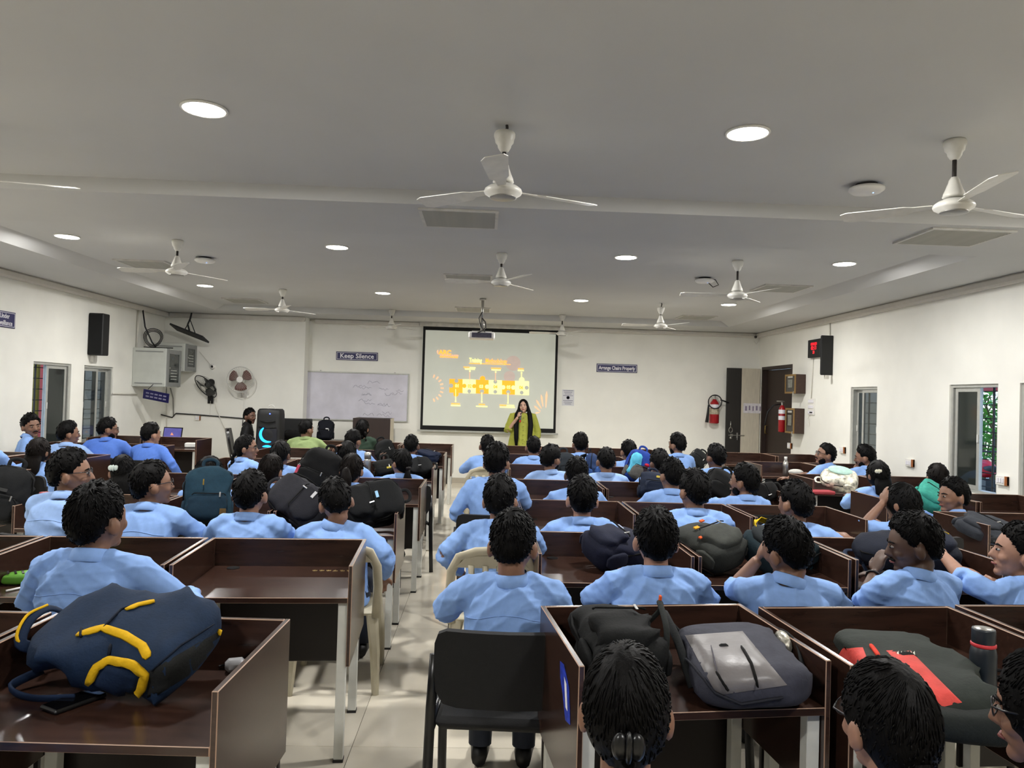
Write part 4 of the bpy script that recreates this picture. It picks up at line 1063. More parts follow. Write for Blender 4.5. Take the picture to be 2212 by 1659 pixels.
# ================================================================== bags
def fabric(hexc, rough=.8): return mat('bag_' + hexc.strip('#') + ('_s' if rough < .6 else ''), hexc, rough, noise=.12, scale=30, bump=.18, bscale=120, spec=.2)
M_zip = mat('zip_metal', '#c8c8c6', .25, metal=.8, noise=.05)
def curve(pts, n=5):
    """Catmull-Rom through the points"""
    P = [Vector(p) for p in pts]; P = [P[0] * 2 - P[1]] + P + [P[-1] * 2 - P[-2]]; out = []
    for i in range(1, len(P) - 2):
        for k in range(n):
            t = k / n; a, b, c, d = P[i - 1], P[i], P[i + 1], P[i + 2]
            out.append(.5 * ((2 * b) + (c - a) * t + (2 * a - 5 * b + 4 * c - d) * t * t + (3 * b - a - 3 * c + d) * t ** 3))
    return out + [P[-2]]
def axes(up, front):
    """rotation whose local +Z follows 'up' (bag top) and local -Y follows 'front'"""
    z = Vector(up).normalized(); f = Vector(front); f = (f - z * f.dot(z)).normalized(); y = -f; x = y.cross(z)
    return Matrix((x, y, z)).transposed()
def soft_box(w, d, h, prof, seed, crumple=.012, n=36, ex=.55, levels=20):
    """padded bag volume: superellipse rings, profile of (t, wscale, dscale, yshift)"""
    g = random.Random(seed); rg = []
    ph = [(g.uniform(8, 26), g.uniform(8, 26), g.uniform(8, 26), g.uniform(0, 6)) for _ in range(6)]
    for i in range(levels):
        t = i / (levels - 1); sw = lerp_tab([(p[0], p[1]) for p in prof], t); sd = lerp_tab([(p[0], p[2]) for p in prof], t); yo = lerp_tab([(p[0], p[3]) for p in prof], t)
        end = min(t, 1 - t) * 2 * levels / 2
        rr = min(1, .55 + .45 * math.sqrt(max(0, min(1, end / 2.2))))
        ring = []
        for k in range(n):
            a = 2 * PI * k / n; c, s = math.cos(a), math.sin(a)
            x = w / 2 * sw * rr * abs(c) ** ex * (1 if c > 0 else -1); y = d / 2 * sd * rr * abs(s) ** ex * (1 if s > 0 else -1) + yo * d
            z = h * (t - .5)
            q = sum(math.sin(A * x + B * y + C * z + p) for A, B, C, p in ph) / 6
            q += .55 * sum((1 - abs(math.sin(A * .8 * x + B * .8 * y - C * .9 * z + 2 * p))) ** 3 for A, B, C, p in ph[:3]) - .45
            m = 1 + crumple / (d / 2) * q
            ring.append(Vector((x * m, y * m, z + crumple * .4 * q)))
        rg.append(ring)
    b = MB(); b.rings(rg)
    return b
PROF = [(0, .90, .95, 0), (.12, 1.0, 1.0, 0), (.55, 1.0, .95, 0), (.8, .95, .80, .03), (.93, .84, .62, .07), (1, .62, .42, .09)]
FLAT = [(0, .95, .9, 0), (.1, 1, 1, 0), (.9, 1, 1, 0), (1, .92, .8, 0)]
def backpack(label, c, up, front, size, main, second=None, accent=None, seed=1, rest=DT, pocket=True, straps=True, side=True, handle=True, zips=True, name='backpack', prof=PROF, crumple=.012, group=None, extra=None, logo=None):
    w, d, h = size; R3 = axes(up, front); second = second or main; accent = accent or second
    body = soft_box(w, d, h, prof, seed, crumple)
    zmin = min((R3 @ Vector(v)).z for v in body.v); c = Vector(c)
    if rest is not None: c.z = rest + .003 - zmin
    t = thing(name, label, 'backpack' if name == 'backpack' else 'bag', (c.x, c.y, c.z), group=group)
    t.rotation_euler = R3.to_euler()
    body.build('body', fabric(main), t, True)
    if pocket:
        p = soft_box(w * .80, d * .45, h * .46, FLAT, seed + 1, crumple * .8, 24, .5, 10)
        p.v = [(x, y - d * .48, z - h * .20) for x, y, z in p.v]
        po = p.build('front_pocket', fabric(second), t, True)
        if zips:
            zz = MB(); zz.tube([(-w * .34, -d * .69, -h * .02), (-w * .30, -d * .68, h * .012), (w * .30, -d * .68, h * .012), (w * .34, -d * .69, -h * .02)], .004, 6); zz.build('zip', fabric('#0c0c0c'), po, True)
            MB().cbox((w * .22, -d * .72, -h * .005), (.010, .006, .035), .002, 0, 0).build('zip_pull', M_zip, po)
    if zips:
        z2 = MB(); pts = [(-w * .50, -d * .12, -h * .12), (-w * .51, -d * .12, h * .15), (-w * .44, -d * .1, h * .36), (-w * .25, -d * .02, h * .47), (0, d * .0, h * .49), (w * .25, -d * .02, h * .47), (w * .44, -d * .1, h * .36), (w * .51, -d * .12, h * .15), (w * .50, -d * .12, -h * .12)]
        z2.tube(pts, .005, 6); z2.build('main_zip', fabric('#0c0c0c'), t, True)
    if side:
        for s in (-1, 1):
            sp = soft_box(d * .55, .035, h * .34, FLAT, seed + 3, .004, 16, .6, 8)
            sp.v = [(s * (w * .49) + y * .8, x, z - h * .26) for x, y, z in sp.v]; sp.build('side_pocket', fabric(second), t, True)
    if handle:
        MB().tube(curve([(-.045, d * .28, h * .46), (-.042, d * .30, h * .46 + .045), (0, d * .32, h * .46 + .062), (.042, d * .30, h * .46 + .045), (.045, d * .28, h * .46)]), (.012, .005), 8, up=(0, 1, 0)).build('handle', fabric(accent), t, True)
    if straps:
        g = random.Random(seed)
        for s in (-1, 1):
            q = g.uniform(.0, .05)
            MB().tube([(s * w * .18, d * .42, h * .42), (s * w * .24, d * .62 + q, h * .36), (s * w * .30, d * .66 + q, h * .10), (s * w * .36, d * .58, -h * .18), (s * w * .42, d * .44, -h * .40)], [(.030, .008), (.034, .010), (.034, .010), (.024, .007), (.012, .004)], 8, up=(0, 1, 0)).build('strap', fabric(accent), t, True)
    if logo: MB().cbox((logo[1] * w, -d * (.70 if pocket and logo[2] < 0 else .52), logo[2] * h), (.05, .006, .02), .001, 0, 0).build('logo_patch', mat('patch_' + logo[0].strip('#'), logo[0], .5), t)
    if extra: extra(t, w, d, h)
    return t
def BK(label, c, up, front, size, *a, **k):
    return backpack(label, c, up, front, (size[0] * .86, size[1] * .74, size[2] * .84), *a, **k)
from mathutils.bvhtree import BVHTree
class Surf:
    """finds places on a finished bag's surface along a line of sight"""
    def __init__(s, t, body):
        s.t = t; s.M = Matrix.Translation(t.location) @ t.rotation_euler.to_matrix().to_4x4(); s.I = s.M.inverted()
        m = body.data; s.b = BVHTree.FromPolygons([v.co for v in m.vertices], [tuple(p.vertices) for p in m.polygons])
    def hit(s, px, py, off=.003):
        o = s.I @ Vector((0, 0, CAMZ)); d = (s.I.to_3x3() @ ray(px, py)).normalized()
        h, n, i, r = s.b.ray_cast(o, d)
        if h is None:
            h, n, i, r = s.b.find_nearest(o + d * (Vector(s.t.location) - Vector((0, 0, CAMZ))).length)
        if n.dot(d) > 0: n = -n
        return h + n * off, n
    def strip(s, name, pix, r, m, th=.004):
        fine = []
        for (a, b) in zip(pix[:-1], pix[1:]):
            for k in range(4): fine.append((a[0] + (b[0] - a[0]) * k / 4, a[1] + (b[1] - a[1]) * k / 4))
        fine.append(pix[-1]); H = [s.hit(*q) for q in fine]; rg = []
        for i, (p, n) in enumerate(H):
            t = (H[min(i + 1, len(H) - 1)][0] - H[max(i - 1, 0)][0]); sd = t.cross(n).normalized() if t.length > 1e-6 else Vector((1, 0, 0)); e = r * (.6 if i in (0, len(H) - 1) else 1)
            rg.append([p + sd * e - n * .002, p + sd * e * .8 + n * th, p - sd * e * .8 + n * th, p - sd * e - n * .002])
        return MB().rings(rg).build(name, m, s.t, True)
    def patch(s, name, q, m, off=.004, n=8):
        rg = []; vs = []; fs = []
        for i in range(n + 1):
            for j in range(n + 1):
                u, v = i / n, j / n
                x = (1 - u) * (1 - v) * q[0][0] + u * (1 - v) * q[1][0] + u * v * q[2][0] + (1 - u) * v * q[3][0]
                y = (1 - u) * (1 - v) * q[0][1] + u * (1 - v) * q[1][1] + u * v * q[2][1] + (1 - u) * v * q[3][1]
                p, nn = s.hit(x, y, off if 0 < i < n and 0 < j < n else .0015); vs.append(p)
        for i in range(n):
            for j in range(n): a = i * (n + 1) + j; fs.append((a, a + 1, a + n + 2, a + n + 1))
        return MB().add(vs, fs).build(name, m, s.t, True)
def part_of(t, nm): return [c for c in t.children if c.name.split('.')[0] == nm][0]
# --- navy and yellow backpack on the nearest left desk
SLAB = [(0, .92, .9, 0), (.10, 1.0, 1.0, 0), (.6, 1.0, .95, 0), (.85, .92, .75, .05), (1, .66, .45, .10)]
t = backpack('navy backpack with yellow trim and black base lying on the nearest left desk', (-1.10, 2.37, 0), (-.95, .16, .06), (-.08, -.38, .92), (.35, .165, .54), '#17283f', '#14233a', '#13203a', seed=3, straps=False, side=False, pocket=False, zips=False, handle=False, prof=SLAB, crumple=.016)
sf = Surf(t, part_of(t, 'body')); YL = fabric('#d2a514'); NV = fabric('#14233a')
sf.patch('base_panel', [(322, 1450), (468, 1366), (492, 1404), (318, 1516)], fabric('#1c1d1c'))
sf.patch('front_pocket', [(200, 1478), (228, 1432), (310, 1452), (285, 1520)], NV, .012)
sf.strip('yellow_trim', [(168, 1372), (222, 1357), (268, 1372), (307, 1396), (321, 1422)], .014, YL)
sf.strip('yellow_trim', [(194, 1474), (209, 1441), (236, 1426), (286, 1435), (316, 1455), (308, 1486), (284, 1520)], .013, YL, .012)
sf.strip('yellow_trim', [(272, 1319), (298, 1308), (334, 1300)], .010, YL)
sf.strip('yellow_trim', [(470, 1362), (487, 1380), (486, 1408)], .010, YL)
for (a, b) in (((240, 1393), (236, 1418)), ((178, 1360), (176, 1378))): sf.strip('zip_pull', [a, b], .004, fabric('#0e1420'), .006)
sf.strip('seam', [(330, 1448), (390, 1395), (460, 1350)], .003, fabric('#0d1626')); sf.strip('seam', [(225, 1357), (262, 1318), (300, 1306)], .003, fabric('#0d1626'))
for k, pts in enumerate(([(-.06, .04, .235), (-.09, .0, .285), (-.02, -.03, .305), (.05, -.02, .29), (.07, .03, .24)], [(-.12, .06, .20), (-.19, .07, .25), (-.215, .074, .16), (-.19, .074, .04)], [(.13, .06, .18), (.18, .07, .27), (.10, .074, .31), (.02, .072, .28)])):
    MB().tube(curve(pts), (.018, .007), 8).build('shoulder_strap' if k else 'handle', NV, t, True)
MB().tube(curve([(-.06, .03, .245), (-.09, -.012, .295), (-.02, -.042, .315), (.05, -.032, .30)]), (.005, .004), 6).build('yellow_trim', YL, t, True)
# --- grey laptop backpack, nearest right desk
t = backpack('grey satin laptop backpack lying on the nearest right desk at the aisle', (.855, 2.43, 0), (.02, .99, .10), (-.04, -.10, .99), (.35, .135, .50), '#3b3c46', seed=6, straps=False, side=False, pocket=False, zips=False, handle=True, accent='#1e2021', prof=SLAB, crumple=.007)
sf = Surf(t, part_of(t, 'body')); SG = mat('bag_satin_grey', '#6f6b6b', .40, noise=.10, scale=9, bump=.6, bscale=11); KZ = fabric('#0c0c0c')
sf.patch('satin_front', [(1480, 1373), (1604, 1364), (1700, 1480), (1549, 1502)], SG, .010, 10)
sf.strip('flap_zip', [(1548, 1455), (1560, 1472), (1575, 1490)], .004, KZ, .014); sf.strip('flap_zip', [(1601, 1405), (1622, 1440), (1634, 1480)], .004, KZ, .014)
sf.strip('flap_seam', [(1537, 1404), (1545, 1432), (1552, 1462)], .002, fabric('#55525a'), .013)
sf.patch('brand_patch', [(1545, 1399), (1580, 1398), (1582, 1404), (1549, 1405)], fabric('#17181a'), .016, 3)
sf.strip('piping', [(1470, 1405), (1500, 1440), (1545, 1495), (1600, 1520), (1690, 1505)], .004, fabric('#23242b'), .006)
K2 = fabric('#1e2021')
MB().tube(curve([(-.10, .05, .20), (-.17, -.02, .24), (-.20, -.08, .18), (-.19, -.05, .02), (-.17, .05, -.10)]), (.014, .007), 8).build('shoulder_strap', K2, t, True)
MB().tube(curve([(.12, .05, .18), (.20, .0, .20), (.22, -.02, .04), (.19, .05, -.10)]), (.022, .007), 8).build('shoulder_strap', K2, t, True)
MB().ell((.185, -.01, .08), (.025, .04, .055), 12, 8).build('foil_wrapper', mat('foil', '#a9a69a', .25, metal=.6, noise=.4, scale=60, bump=.6), t, True)
# --- black slumped bag left of it
t = backpack('slumped black backpack behind the claw-clip girl, left of the grey laptop backpack', (.47, 2.53, 0), (-.10, .96, .18), (.05, -.25, .95), (.27, .17, .42), '#161717', '#131414', '#1c1d1d', seed=13, crumple=.02, prof=SLAB)
MB().tube(curve([(.12, .02, .10), (.17, -.08, .06), (.15, -.13, .02), (.13, -.10, -.12), (.12, .0, -.16)]), (.010, .006), 8).build('webbing', fabric('#232625'), t, True)
MB().cbox((.155, -.135, .03), (.008, .03, .014), .002, 0, 0).build('orange_tag', fabric('#d0562a'), t)
# --- red and dark green backpack on the second near-right desk
t = backpack('dark green and red backpack sprawled over the second near-right desk', (1.385, 2.33, 0), (.12, .98, .06), (.0, -.08, .99), (.36, .13, .64), '#2b302c', seed=9, straps=False, side=False, pocket=False, zips=False, prof=SLAB, crumple=.014)
sf = Surf(t, part_of(t, 'body')); RD = fabric('#c9463f', .6)
sf.patch('red_panel', [(1797, 1402), (1864, 1399), (1905, 1500), (1862, 1505)], RD, .006)
sf.patch('red_panel', [(1914, 1406), (1964, 1404), (2078, 1518), (2036, 1528)], RD, .006, 10)
sf.strip('pull_tab', [(1881, 1396), (1890, 1407), (1899, 1420)], .007, fabric('#d8402f'), .006)
sf.patch('brand_label', [(1930, 1411), (1976, 1412), (1982, 1420), (1936, 1421)], fabric('#0f100f'), .012, 3)
for k in range(6): sf.patch('lettering', [(1936 + k * 7, 1412.5), (1940 + k * 7, 1412.5), (1942 + k * 7, 1418), (1938 + k * 7, 1418)], mat('label_print', '#d8d8c8', .6), .014, 2)
lp = soft_box(.31, .09, .10, FLAT, 31, .010, 24, .5, 8); lp.v = [(x, y + .01, z - .33) for x, y, z in lp.v]; lp.build('bottom_pocket', fabric('#1f2321'), t, True)
BK('black bag with silver buckles at the right picture edge, nearest right row', (2.20, 2.60, 0), (.2, .6, .6), (0, -.8, .5), (.30, .18, .38), '#1b1c1d', '#232425', seed=15, logo=('#c9c9c9', .2, -.1))
# --- left block
def at(px, py, Y): return onY(px, py, Y)
BK('charcoal backpack at the left picture edge, third row', at(8, 1120, 4.95), (.25, .1, .95), (.3, -.9, .1), (.34, .20, .44), '#1d1e1f', seed=17, logo=('#3a3b3c', 0, .1))
def teal(t, w, d, h):
    MB().cbox((w * .30, -d * .72, -h * .30), (.04, .004, .05), .001, 0, 0).build('leather_patch', fabric('#5e4a2a'), t)
    bs = soft_box(w * 1.02, d * 1.03, h * .26, FLAT, 5, .01, 28, .55, 8); bs.v = [(x, y, z - h * .37) for x, y, z in bs.v]; bs.build('olive_base', fabric('#262a23'), t, True)
    for (x, z) in ((-.04, .20), (.05, -.14)): MB().cbox((x, -d * .66, h * z), (.008, .006, .04), .002, 0, 0).build('zip_pull', fabric('#8a6f2a'), t)
BK('upright dark teal backpack with olive base on the third row, left of aisle', at(450, 1082, 5.12), (-.02, .18, 1), (.35, -.9, .1), (.36, .22, .47), '#1b3543', '#182e3c', seed=19, extra=teal)
BK('shiny dark grey backpack lying across the third row, right of the teal one', at(645, 1098, 5.0), (-.80, .15, .52), (.15, -.80, .45), (.34, .22, .48), '#26262b', '#1e1e23', seed=21, logo=('#b5b5b5', .2, -.2))
def redtag(t, w, d, h):
    b = MB().cbox((-w * .40, -d * .58, -h * .12), (.026, .010, .10), .003, 0, 0); b.build('luggage_tag', mat('tag_pink', '#c23a58', .5), t)
    MB().tube([(-w * .40, -d * .56, -h * .02), (-w * .42, -d * .6, h * .0), (-w * .40, -d * .58, h * .03), (-w * .38, -d * .56, h * .0)], .003, 6).build('tag_ring', M_zip, t)
BK('black backpack with pink luggage tag, fourth row left of aisle', at(688, 1022, 6.45), (.35, .15, .92), (-.2, -.95, .1), (.42, .24, .50), '#101011', seed=23, extra=redtag)
BK('black backpack slumped over the aisle desk, third row left', at(808, 1098, 5.05), (.90, .10, .32), (-.2, -.80, .50), (.34, .24, .46), '#141516', seed=25, logo=('#7fb3d8', 0, .1))
BK('black bag at the aisle end behind the girl with thick ponytail', at(905, 1016, 8.2), (.85, .2, .2), (0, -.7, .6), (.26, .2, .36), '#151617', seed=27)
BK('small black bag with yellow print left of the girl with thick ponytail', at(832, 1012, 8.25), (-.2, .2, .9), (0, -1, .2), (.30, .18, .22), '#1a1b1a', seed=28, logo=('#c7b12c', .2, -.1))
BK('navy bag with white label at the aisle end, sixth row left', at(928, 988, 9.95), (.3, .85, .3), (0, -.5, .85), (.34, .17, .36), '#141d33', seed=29, logo=('#e5e5e0', 0, .0))
BK('black bag with broad flap before the woman in dark green', at(832, 962, 10.0), (-.4, .1, .9), (.2, -.95, .1), (.30, .2, .34), '#181919', seed=30)
# --- right block
BK('grey upright backpack with large top handle, right of the glasses student', at(1220, 993, 8.5), (-.03, .1, 1), (.2, -1, 0), (.28, .2, .36), '#24292e', seed=31)
BK('blue-black backpack left of the student with thinning crown', at(1280, 1003, 8.45), (.05, .1, 1), (.9, -.4, .1), (.28, .2, .36), '#26385c', '#2c4a80', '#1a1d22', seed=33)
def cyan(t, w, d, h):
    pn = soft_box(w * .5, d * .3, h * .70, FLAT, 5, .01, 20, .55, 10); pn.v = [(x - w * .30, y - d * .42, z) for x, y, z in pn.v]; pn.build('cyan_panel', fabric('#5cb8d2'), t, True)
    MB().ell((w * .12, -d * .6, -h * .12), (.05, .02, .07), 12, 8).build('bottle_pouch', fabric('#241a22'), t, True)
    MB().ell((w * .16, -d * .58, h * .10), (.03, .016, .02), 10, 8).build('red_badge', fabric('#b02238'), t, True)
BK('blue and cyan backpack leaning right with red badge, fifth row right', at(1380, 1006, 8.2), (.35, .1, .9), (.2, -.95, .1), (.32, .24, .44), '#1f3a86', '#55534e', '#23408f', seed=35, extra=cyan)
BK('dark navy bag left of the student looking slightly left', at(1412, 1048, 6.85), (.1, .4, .8), (0, -.9, .3), (.32, .24, .32), '#172033', seed=37, logo=('#c7ae3a', .1, .2))
BK('dark jacket-like bag against the back, sixth row right', at(1508, 1000, 10.0), (.6, .3, .6), (0, -.9, .3), (.28, .18, .32), '#1a1c1c', seed=38, straps=False)
BK('black bag in front of the bearded student with fist at chin', at(1556, 1068, 6.75), (.5, .2, .8), (0, -.95, .2), (.34, .22, .34), '#151515', seed=39)
BK('black bag end right of the bearded student with fist at chin', at(1652, 1078, 6.75), (.9, .1, .3), (0, -.9, .3), (.22, .16, .3), '#191919', seed=40)
BK('navy backpack with pale printing beside the upright-collar student, second row right', at(1335, 1200, 4.12), (.88, .42, .10), (-.05, -.35, .92), (.32, .22, .46), '#15182a', '#1d2030', seed=41, logo=('#8e98b0', -.2, .1))
def orange_bits(t, w, d, h):
    for (x, z, c, s) in ((-w * .2, h * .12, '#d99a2a', .035), (w * .1, h * .22, '#d0592c', .03), (-w * .4, -h * .1, '#d0592c', .03)): MB().cbox((x, -d * .54, z), (s, .008, s * .6), .001, 0, 0).build('badge', fabric(c), t)
BK('grey-green backpack with orange badges, second row right', at(1527, 1200, 4.12), (-.55, .76, .30), (.1, -.42, .88), (.34, .24, .46), '#2d2f2c', '#3a3c38', '#1b1c1b', seed=43, extra=orange_bits)
def yellow_strap(t, w, d, h):
    MB().tube([(-w * .45, -d * .4, h * .1), (-w * .62, -d * .5, -h * .05), (-w * .52, -d * .55, -h * .22), (-w * .30, -d * .6, -h * .34)], (.020, .004), 8, up=(0, 0, 1)).build('yellow_strap', fabric('#d6b321'), t, True)
    MB().cbox((w * .0, -d * .54, h * .2), (.12, .008, .09), .002, 0, 0).build('denim_patch', fabric('#3a5f7d'), t)
BK('dark teal backpack with yellow strap behind the cheek-resting student', at(1690, 1205, 4.12), (.88, .42, .12), (-.05, -.42, .88), (.34, .24, .52), '#1c2a30', '#25292b', '#1a3038', seed=45, extra=yellow_strap)
BK('dark navy backpack with yellow strap around the student looking down left', at(1955, 1216, 4.12), (-.95, .1, .05), (.0, -.35, .93), (.30, .25, .66), '#191d29', '#1d2230', '#2a3347', seed=47, extra=lambda t, w, d, h: MB().tube([(w * .2, -d * .5, -h * .25), (w * .3, -d * .6, -h * .32), (w * .1, -d * .62, -h * .40)], (.014, .004), 8).build('yellow_strap', fabric('#d6b321'), t, True))
def floral(t, w, d, h):
    b = MB(); b.ell((w * .2, -d * .48, .0), (w * .26, .02, h * .34), 16, 10); b.build('mint_panel', fabric('#a9c9bd'), t, True)
M_floral = mat('bag_e2dfd0', '#cfcbb8', .8, noise=.75, scale=22, bump=.1)
BK('white floral patterned backpack with mint panel, right side rows', at(1812, 1046, 7.9), (-.9, .3, .12), (.1, -.6, .78), (.32, .24, .44), '#e2dfd0', seed=49, pocket=False, extra=floral, straps=False)
BK('mint green bag behind the girl with hand to her cheek', at(2012, 1092, 6.5), (.6, .4, .4), (0, -.7, .6), (.30, .2, .40), '#3f9c8c', seed=51, straps=False)
BK('flat grey backpack lying on the right side desk, before the right edge student', at(2135, 1126, 5.2), (.9, .3, .1), (0, -.3, .95), (.34, .14, .50), '#33363c', seed=53, straps=False)
# --- front console
BK('black backpack standing upright on the console under the whiteboard', at(704, 920, 13.4), (0, .1, 1), (.1, -1, 0), (.33, .2, .44), '#11131b', seed=55, rest=.80, logo=('#d0d0d0', .1, .05))
BK('black laptop bag lying on the console beside the loudspeaker', at(632, 938, 13.25), (.1, .6, .5), (0, -.9, .3), (.34, .16, .22), '#121212', seed=56, rest=.80, pocket=False, side=False)
# ================================================================== things on the walls
M_navy = mat('sign_navy', '#1c1b55', .4, noise=.04); M_signw = mat('sign_white', '#eceaf0', .5, noise=.02)
def wall_sign(lab, px0, px1, py0, py1, lines, sz, xs=1.0):
    a = onY((px0 + px1) / 2, (py0 + py1) / 2, YB - .02); w = onY(px1, py1, YB).x - onY(px0, py1, YB).x; h = (py1 - py0) * YB / F
    t = thing('wall_sign', lab, 'sign', (a.x, YB - .003, a.z)); t.rotation_euler = (0, R(0.0), 0)
    MB().cbox((0, -.006, 0), (w, .012, h), .002, 0, 0).build('board', M_navy, t)
    fr = MB(); e = .018
    for s in (-1, 1): fr.box((s * (w / 2 - e), -.0125, 0), (.006, .002, h - 2 * e)); fr.box((0, -.0125, s * (h / 2 - e)), (w - 2 * e, .002, .006))
    fr.build('border', M_signw, t)
    o = text_mesh(lines, sz, M_signw, 'lettering', t, .001, bold=.002, xs=xs); o.location = (0, -.0135, 0)
    return t
wall_sign('navy Keep Silence sign above the whiteboard', 726, 816, 760.5, 778.5, 'Keep Silence', .125)
wall_sign('navy Arrange Chairs Properly sign right of the screen', 1289, 1376.5, 786.5, 804.5, 'Arrange Chairs Properly', .098, .72)
# sign on the left wall, cut by the picture edge
q = onX(30, 706, XL); q0 = onX(-60, 700, XL)
ls = thing('wall_sign', 'navy surveillance sign on the left wall, cut by the picture edge', 'sign', (XL + .004, (q.y + q0.y) / 2, 2.46), 0)
ls.rotation_euler = (0, 0, R(90)); wl = q.y - q0.y
MB().cbox((0, -.006, 0), (wl, .012, .20), .002, 0, 0).build('board', M_navy, ls)
fr = MB()
for s in (-1, 1): fr.box((s * (wl / 2 - .014), -.0125, 0), (.006, .002, .17)); fr.box((0, -.0125, s * .085), (wl - .03, .002, .006))
fr.build('border', M_signw, ls)
for k, tx in enumerate(('Under', 'Surveillance')):
    o = text_mesh(tx, .085, M_signw, 'lettering', ls, .001, align='RIGHT', bold=.001, xs=.85); o.location = (wl / 2 - .06 - .06 * (k == 0), -.0135, .04 - .085 * k)
# whiteboard
M_wb = mat('whiteboard_surface', '#d3d1dc', .32, noise=.10, scale=3.5, detail=7)
a, b_ = onY(661, 802, YB), onY(880, 911, YB)
wbc = ((a.x + b_.x) / 2 + .01, YB - .02, (a.z + b_.z) / 2); ww, wh = b_.x - a.x, (onY(770, 803, YB).z - onY(770, 908, YB).z)
wb = thing('whiteboard', 'smudged whiteboard with aluminium frame left of the screen', 'whiteboard', wbc)
MB().box((0, 0, 0), (ww - .03, .02, wh - .03)).build('surface', M_wb, wb)
fr = MB()
for s in (-1, 1): fr.cbox((s * (ww / 2 - .012), -.005, 0), (.024, .034, wh), .004, 0, 0); fr.cbox((0, -.005, s * (wh / 2 - .012)), (ww - .05, .034, .024), .004, 0, 0)
fr.build('frame', M_alu, wb)
g = random.Random(3); M_smear = mat('marker_smear', '#8f8e9e', .5, noise=.3, scale=20)
for k in range(16):
    x, z = g.uniform(.0, .85), g.uniform(-.38, .38); n = g.randint(5, 9); pts = [(x + (i - n / 2) * .03, -.0115, z + g.uniform(-.03, .03)) for i in range(n)]
    MB().tube(pts, .0028, 4).build('marker_trace', M_smear, wb)
for s in (-1, 1): MB().box((s * ww * .36, -.004, wh / 2 + .012), (.02, .02, .02)).build('hook', M_steel, wb)
# projection screen
YS = YB - .10
M_screen = mat('screen_fabric_lit', '#c3c5bb', .85, noise=.03, scale=2, emit='#b9bcae', estr=.16)  # weak glow in the fabric stands in for the projector's light
TL, TR, BR, BL = onY(916, 706, YS), onY(1208, 713, YS), onY(1198, 935, YS), onY(906, 928, YS)
scx = (TL.x + TR.x + BL.x + BR.x) / 4; sw = ((TR.x - TL.x) + (BR.x - BL.x)) / 2; sz1 = (TL.z + TR.z) / 2; sz0 = (BL.z + BR.z) / 2
scr = thing('projection_screen', 'pull-down projection screen showing the training slide', 'screen', (scx, YS, sz1))
SH = sz1 - sz0
MB().box((0, .004, -SH / 2), (sw - .09, .004, SH - .08)).build('viewing_area', M_screen, scr)
fr = MB(); M_bb = mat('screen_black_border', '#060606', .8, noise=.05)
for s in (-1, 1): fr.box((s * (sw / 2 - .022), .003, -SH / 2), (.045, .007, SH))
fr.box((0, .003, -.035), (sw - .09, .007, .07)); fr.box((0, .003, -SH + .04), (sw - .09, .007, .08))
fr.build('black_border', M_bb, scr)
MB().cbox((0, .02, .045), (sw + .16, .09, .09), .015, 0, 0).build('housing', mat('screen_case', '#c9c6be', .5), scr)
MB().cbox((0, .003, -SH - .02), (sw + .10, .03, .035), .006, 0, 0).build('bottom_bar', M_alu, scr)
# slide content, projected light: every mark lies flat on the screen
def C4(x, y): return onY(920 + x / 7.373, 740 + y / 7.373, YS - .003)
def flat(name, pts, m, dy=0.0):
    inv = Vector((scx, YS, sz1)); b = MB(); v = [Vector(p) - inv + Vector((0, dy, 0)) for p in pts]
    b.add(v, [tuple(range(len(v)))]); return b.build(name, m, scr)
def lit(name, c, s): return mat(name, c, .8, noise=.03, emit=c, estr=s)
M_or, M_ye, M_pe, M_rd, M_gr, M_pk = lit('slide_orange', '#f0992a', .5), lit('slide_yellow', '#fbf08e', .55), lit('slide_peach', '#f2b48c', .35), lit('slide_amber', '#f7a13c', .6), mat('slide_grey', '#bcbfb6', .85, noise=.02, emit='#b9bcae', estr=.14), lit('slide_pink', '#cbb8ae', .15)
def disc(x, y, r, m, nm, dy, k=18): return flat(nm, [C4(x + r * math.cos(2 * PI * i / k), y + r * math.sin(2 * PI * i / k)) for i in range(k)], m, dy)
disc(1390, 330, 120, M_pk, 'pink_glow', -.0005); disc(1330, 540, 90, M_pk, 'pink_glow', -.0005)
xb = [375, 585, 795, 1000, 1212, 1418, 1640]
for k in range(6):
    x0, x1 = xb[k], xb[k + 1]; m = (M_or, M_ye)[k % 2] if k != 4 else M_or
    if k == 5: m = M_ye
    yt0, yt1 = 578 + .032 * (x0 - 375), 578 + .032 * (x1 - 375)
    flat('puzzle_piece', [C4(x0, yt0), C4(x1, yt1), C4(x1, yt1 + 218), C4(x0, yt0 + 218)], m, -.001 - .0002 * k)
TABS = [(480, 820, 42, M_or), (903, 575, 42, M_or), (1527, 595, 42, M_ye), (612, 690, 34, M_or), (770, 694, 34, M_or), (975, 703, 34, M_ye), (1232, 712, 34, M_ye), (1392, 716, 34, M_ye)]
for (x, y, r, m) in TABS: disc(x, y, r, m, 'puzzle_tab', -.003)
for (x, y, r) in ((487, 610, 32), (402, 686, 34), (690, 775, 32), (893, 778, 34), (1106, 625, 32), (1104, 785, 32), (1312, 790, 34), (1525, 798, 32), (1605, 720, 34)): disc(x, y, r, M_gr, 'puzzle_notch', -.0035)
for (x, y0, y1, m) in ((698, 465, 640, M_pe), (1108, 480, 620, M_pe), (1522, 490, 660, M_ye), (474, 740, 930, M_ye), (890, 790, 940, M_ye), (1308, 800, 960, M_ye)):
    flat('pointer_line', [C4(x - 5, y0), C4(x + 5, y0), C4(x + 5, y1), C4(x - 5, y1)], m, -.004)
for (x, y) in ((702, 455), (1112, 468), (1523, 482), (474, 935), (890, 946), (1306, 962)): disc(x, y, 12, M_ye, 'pointer_dot', -.0045, 10)
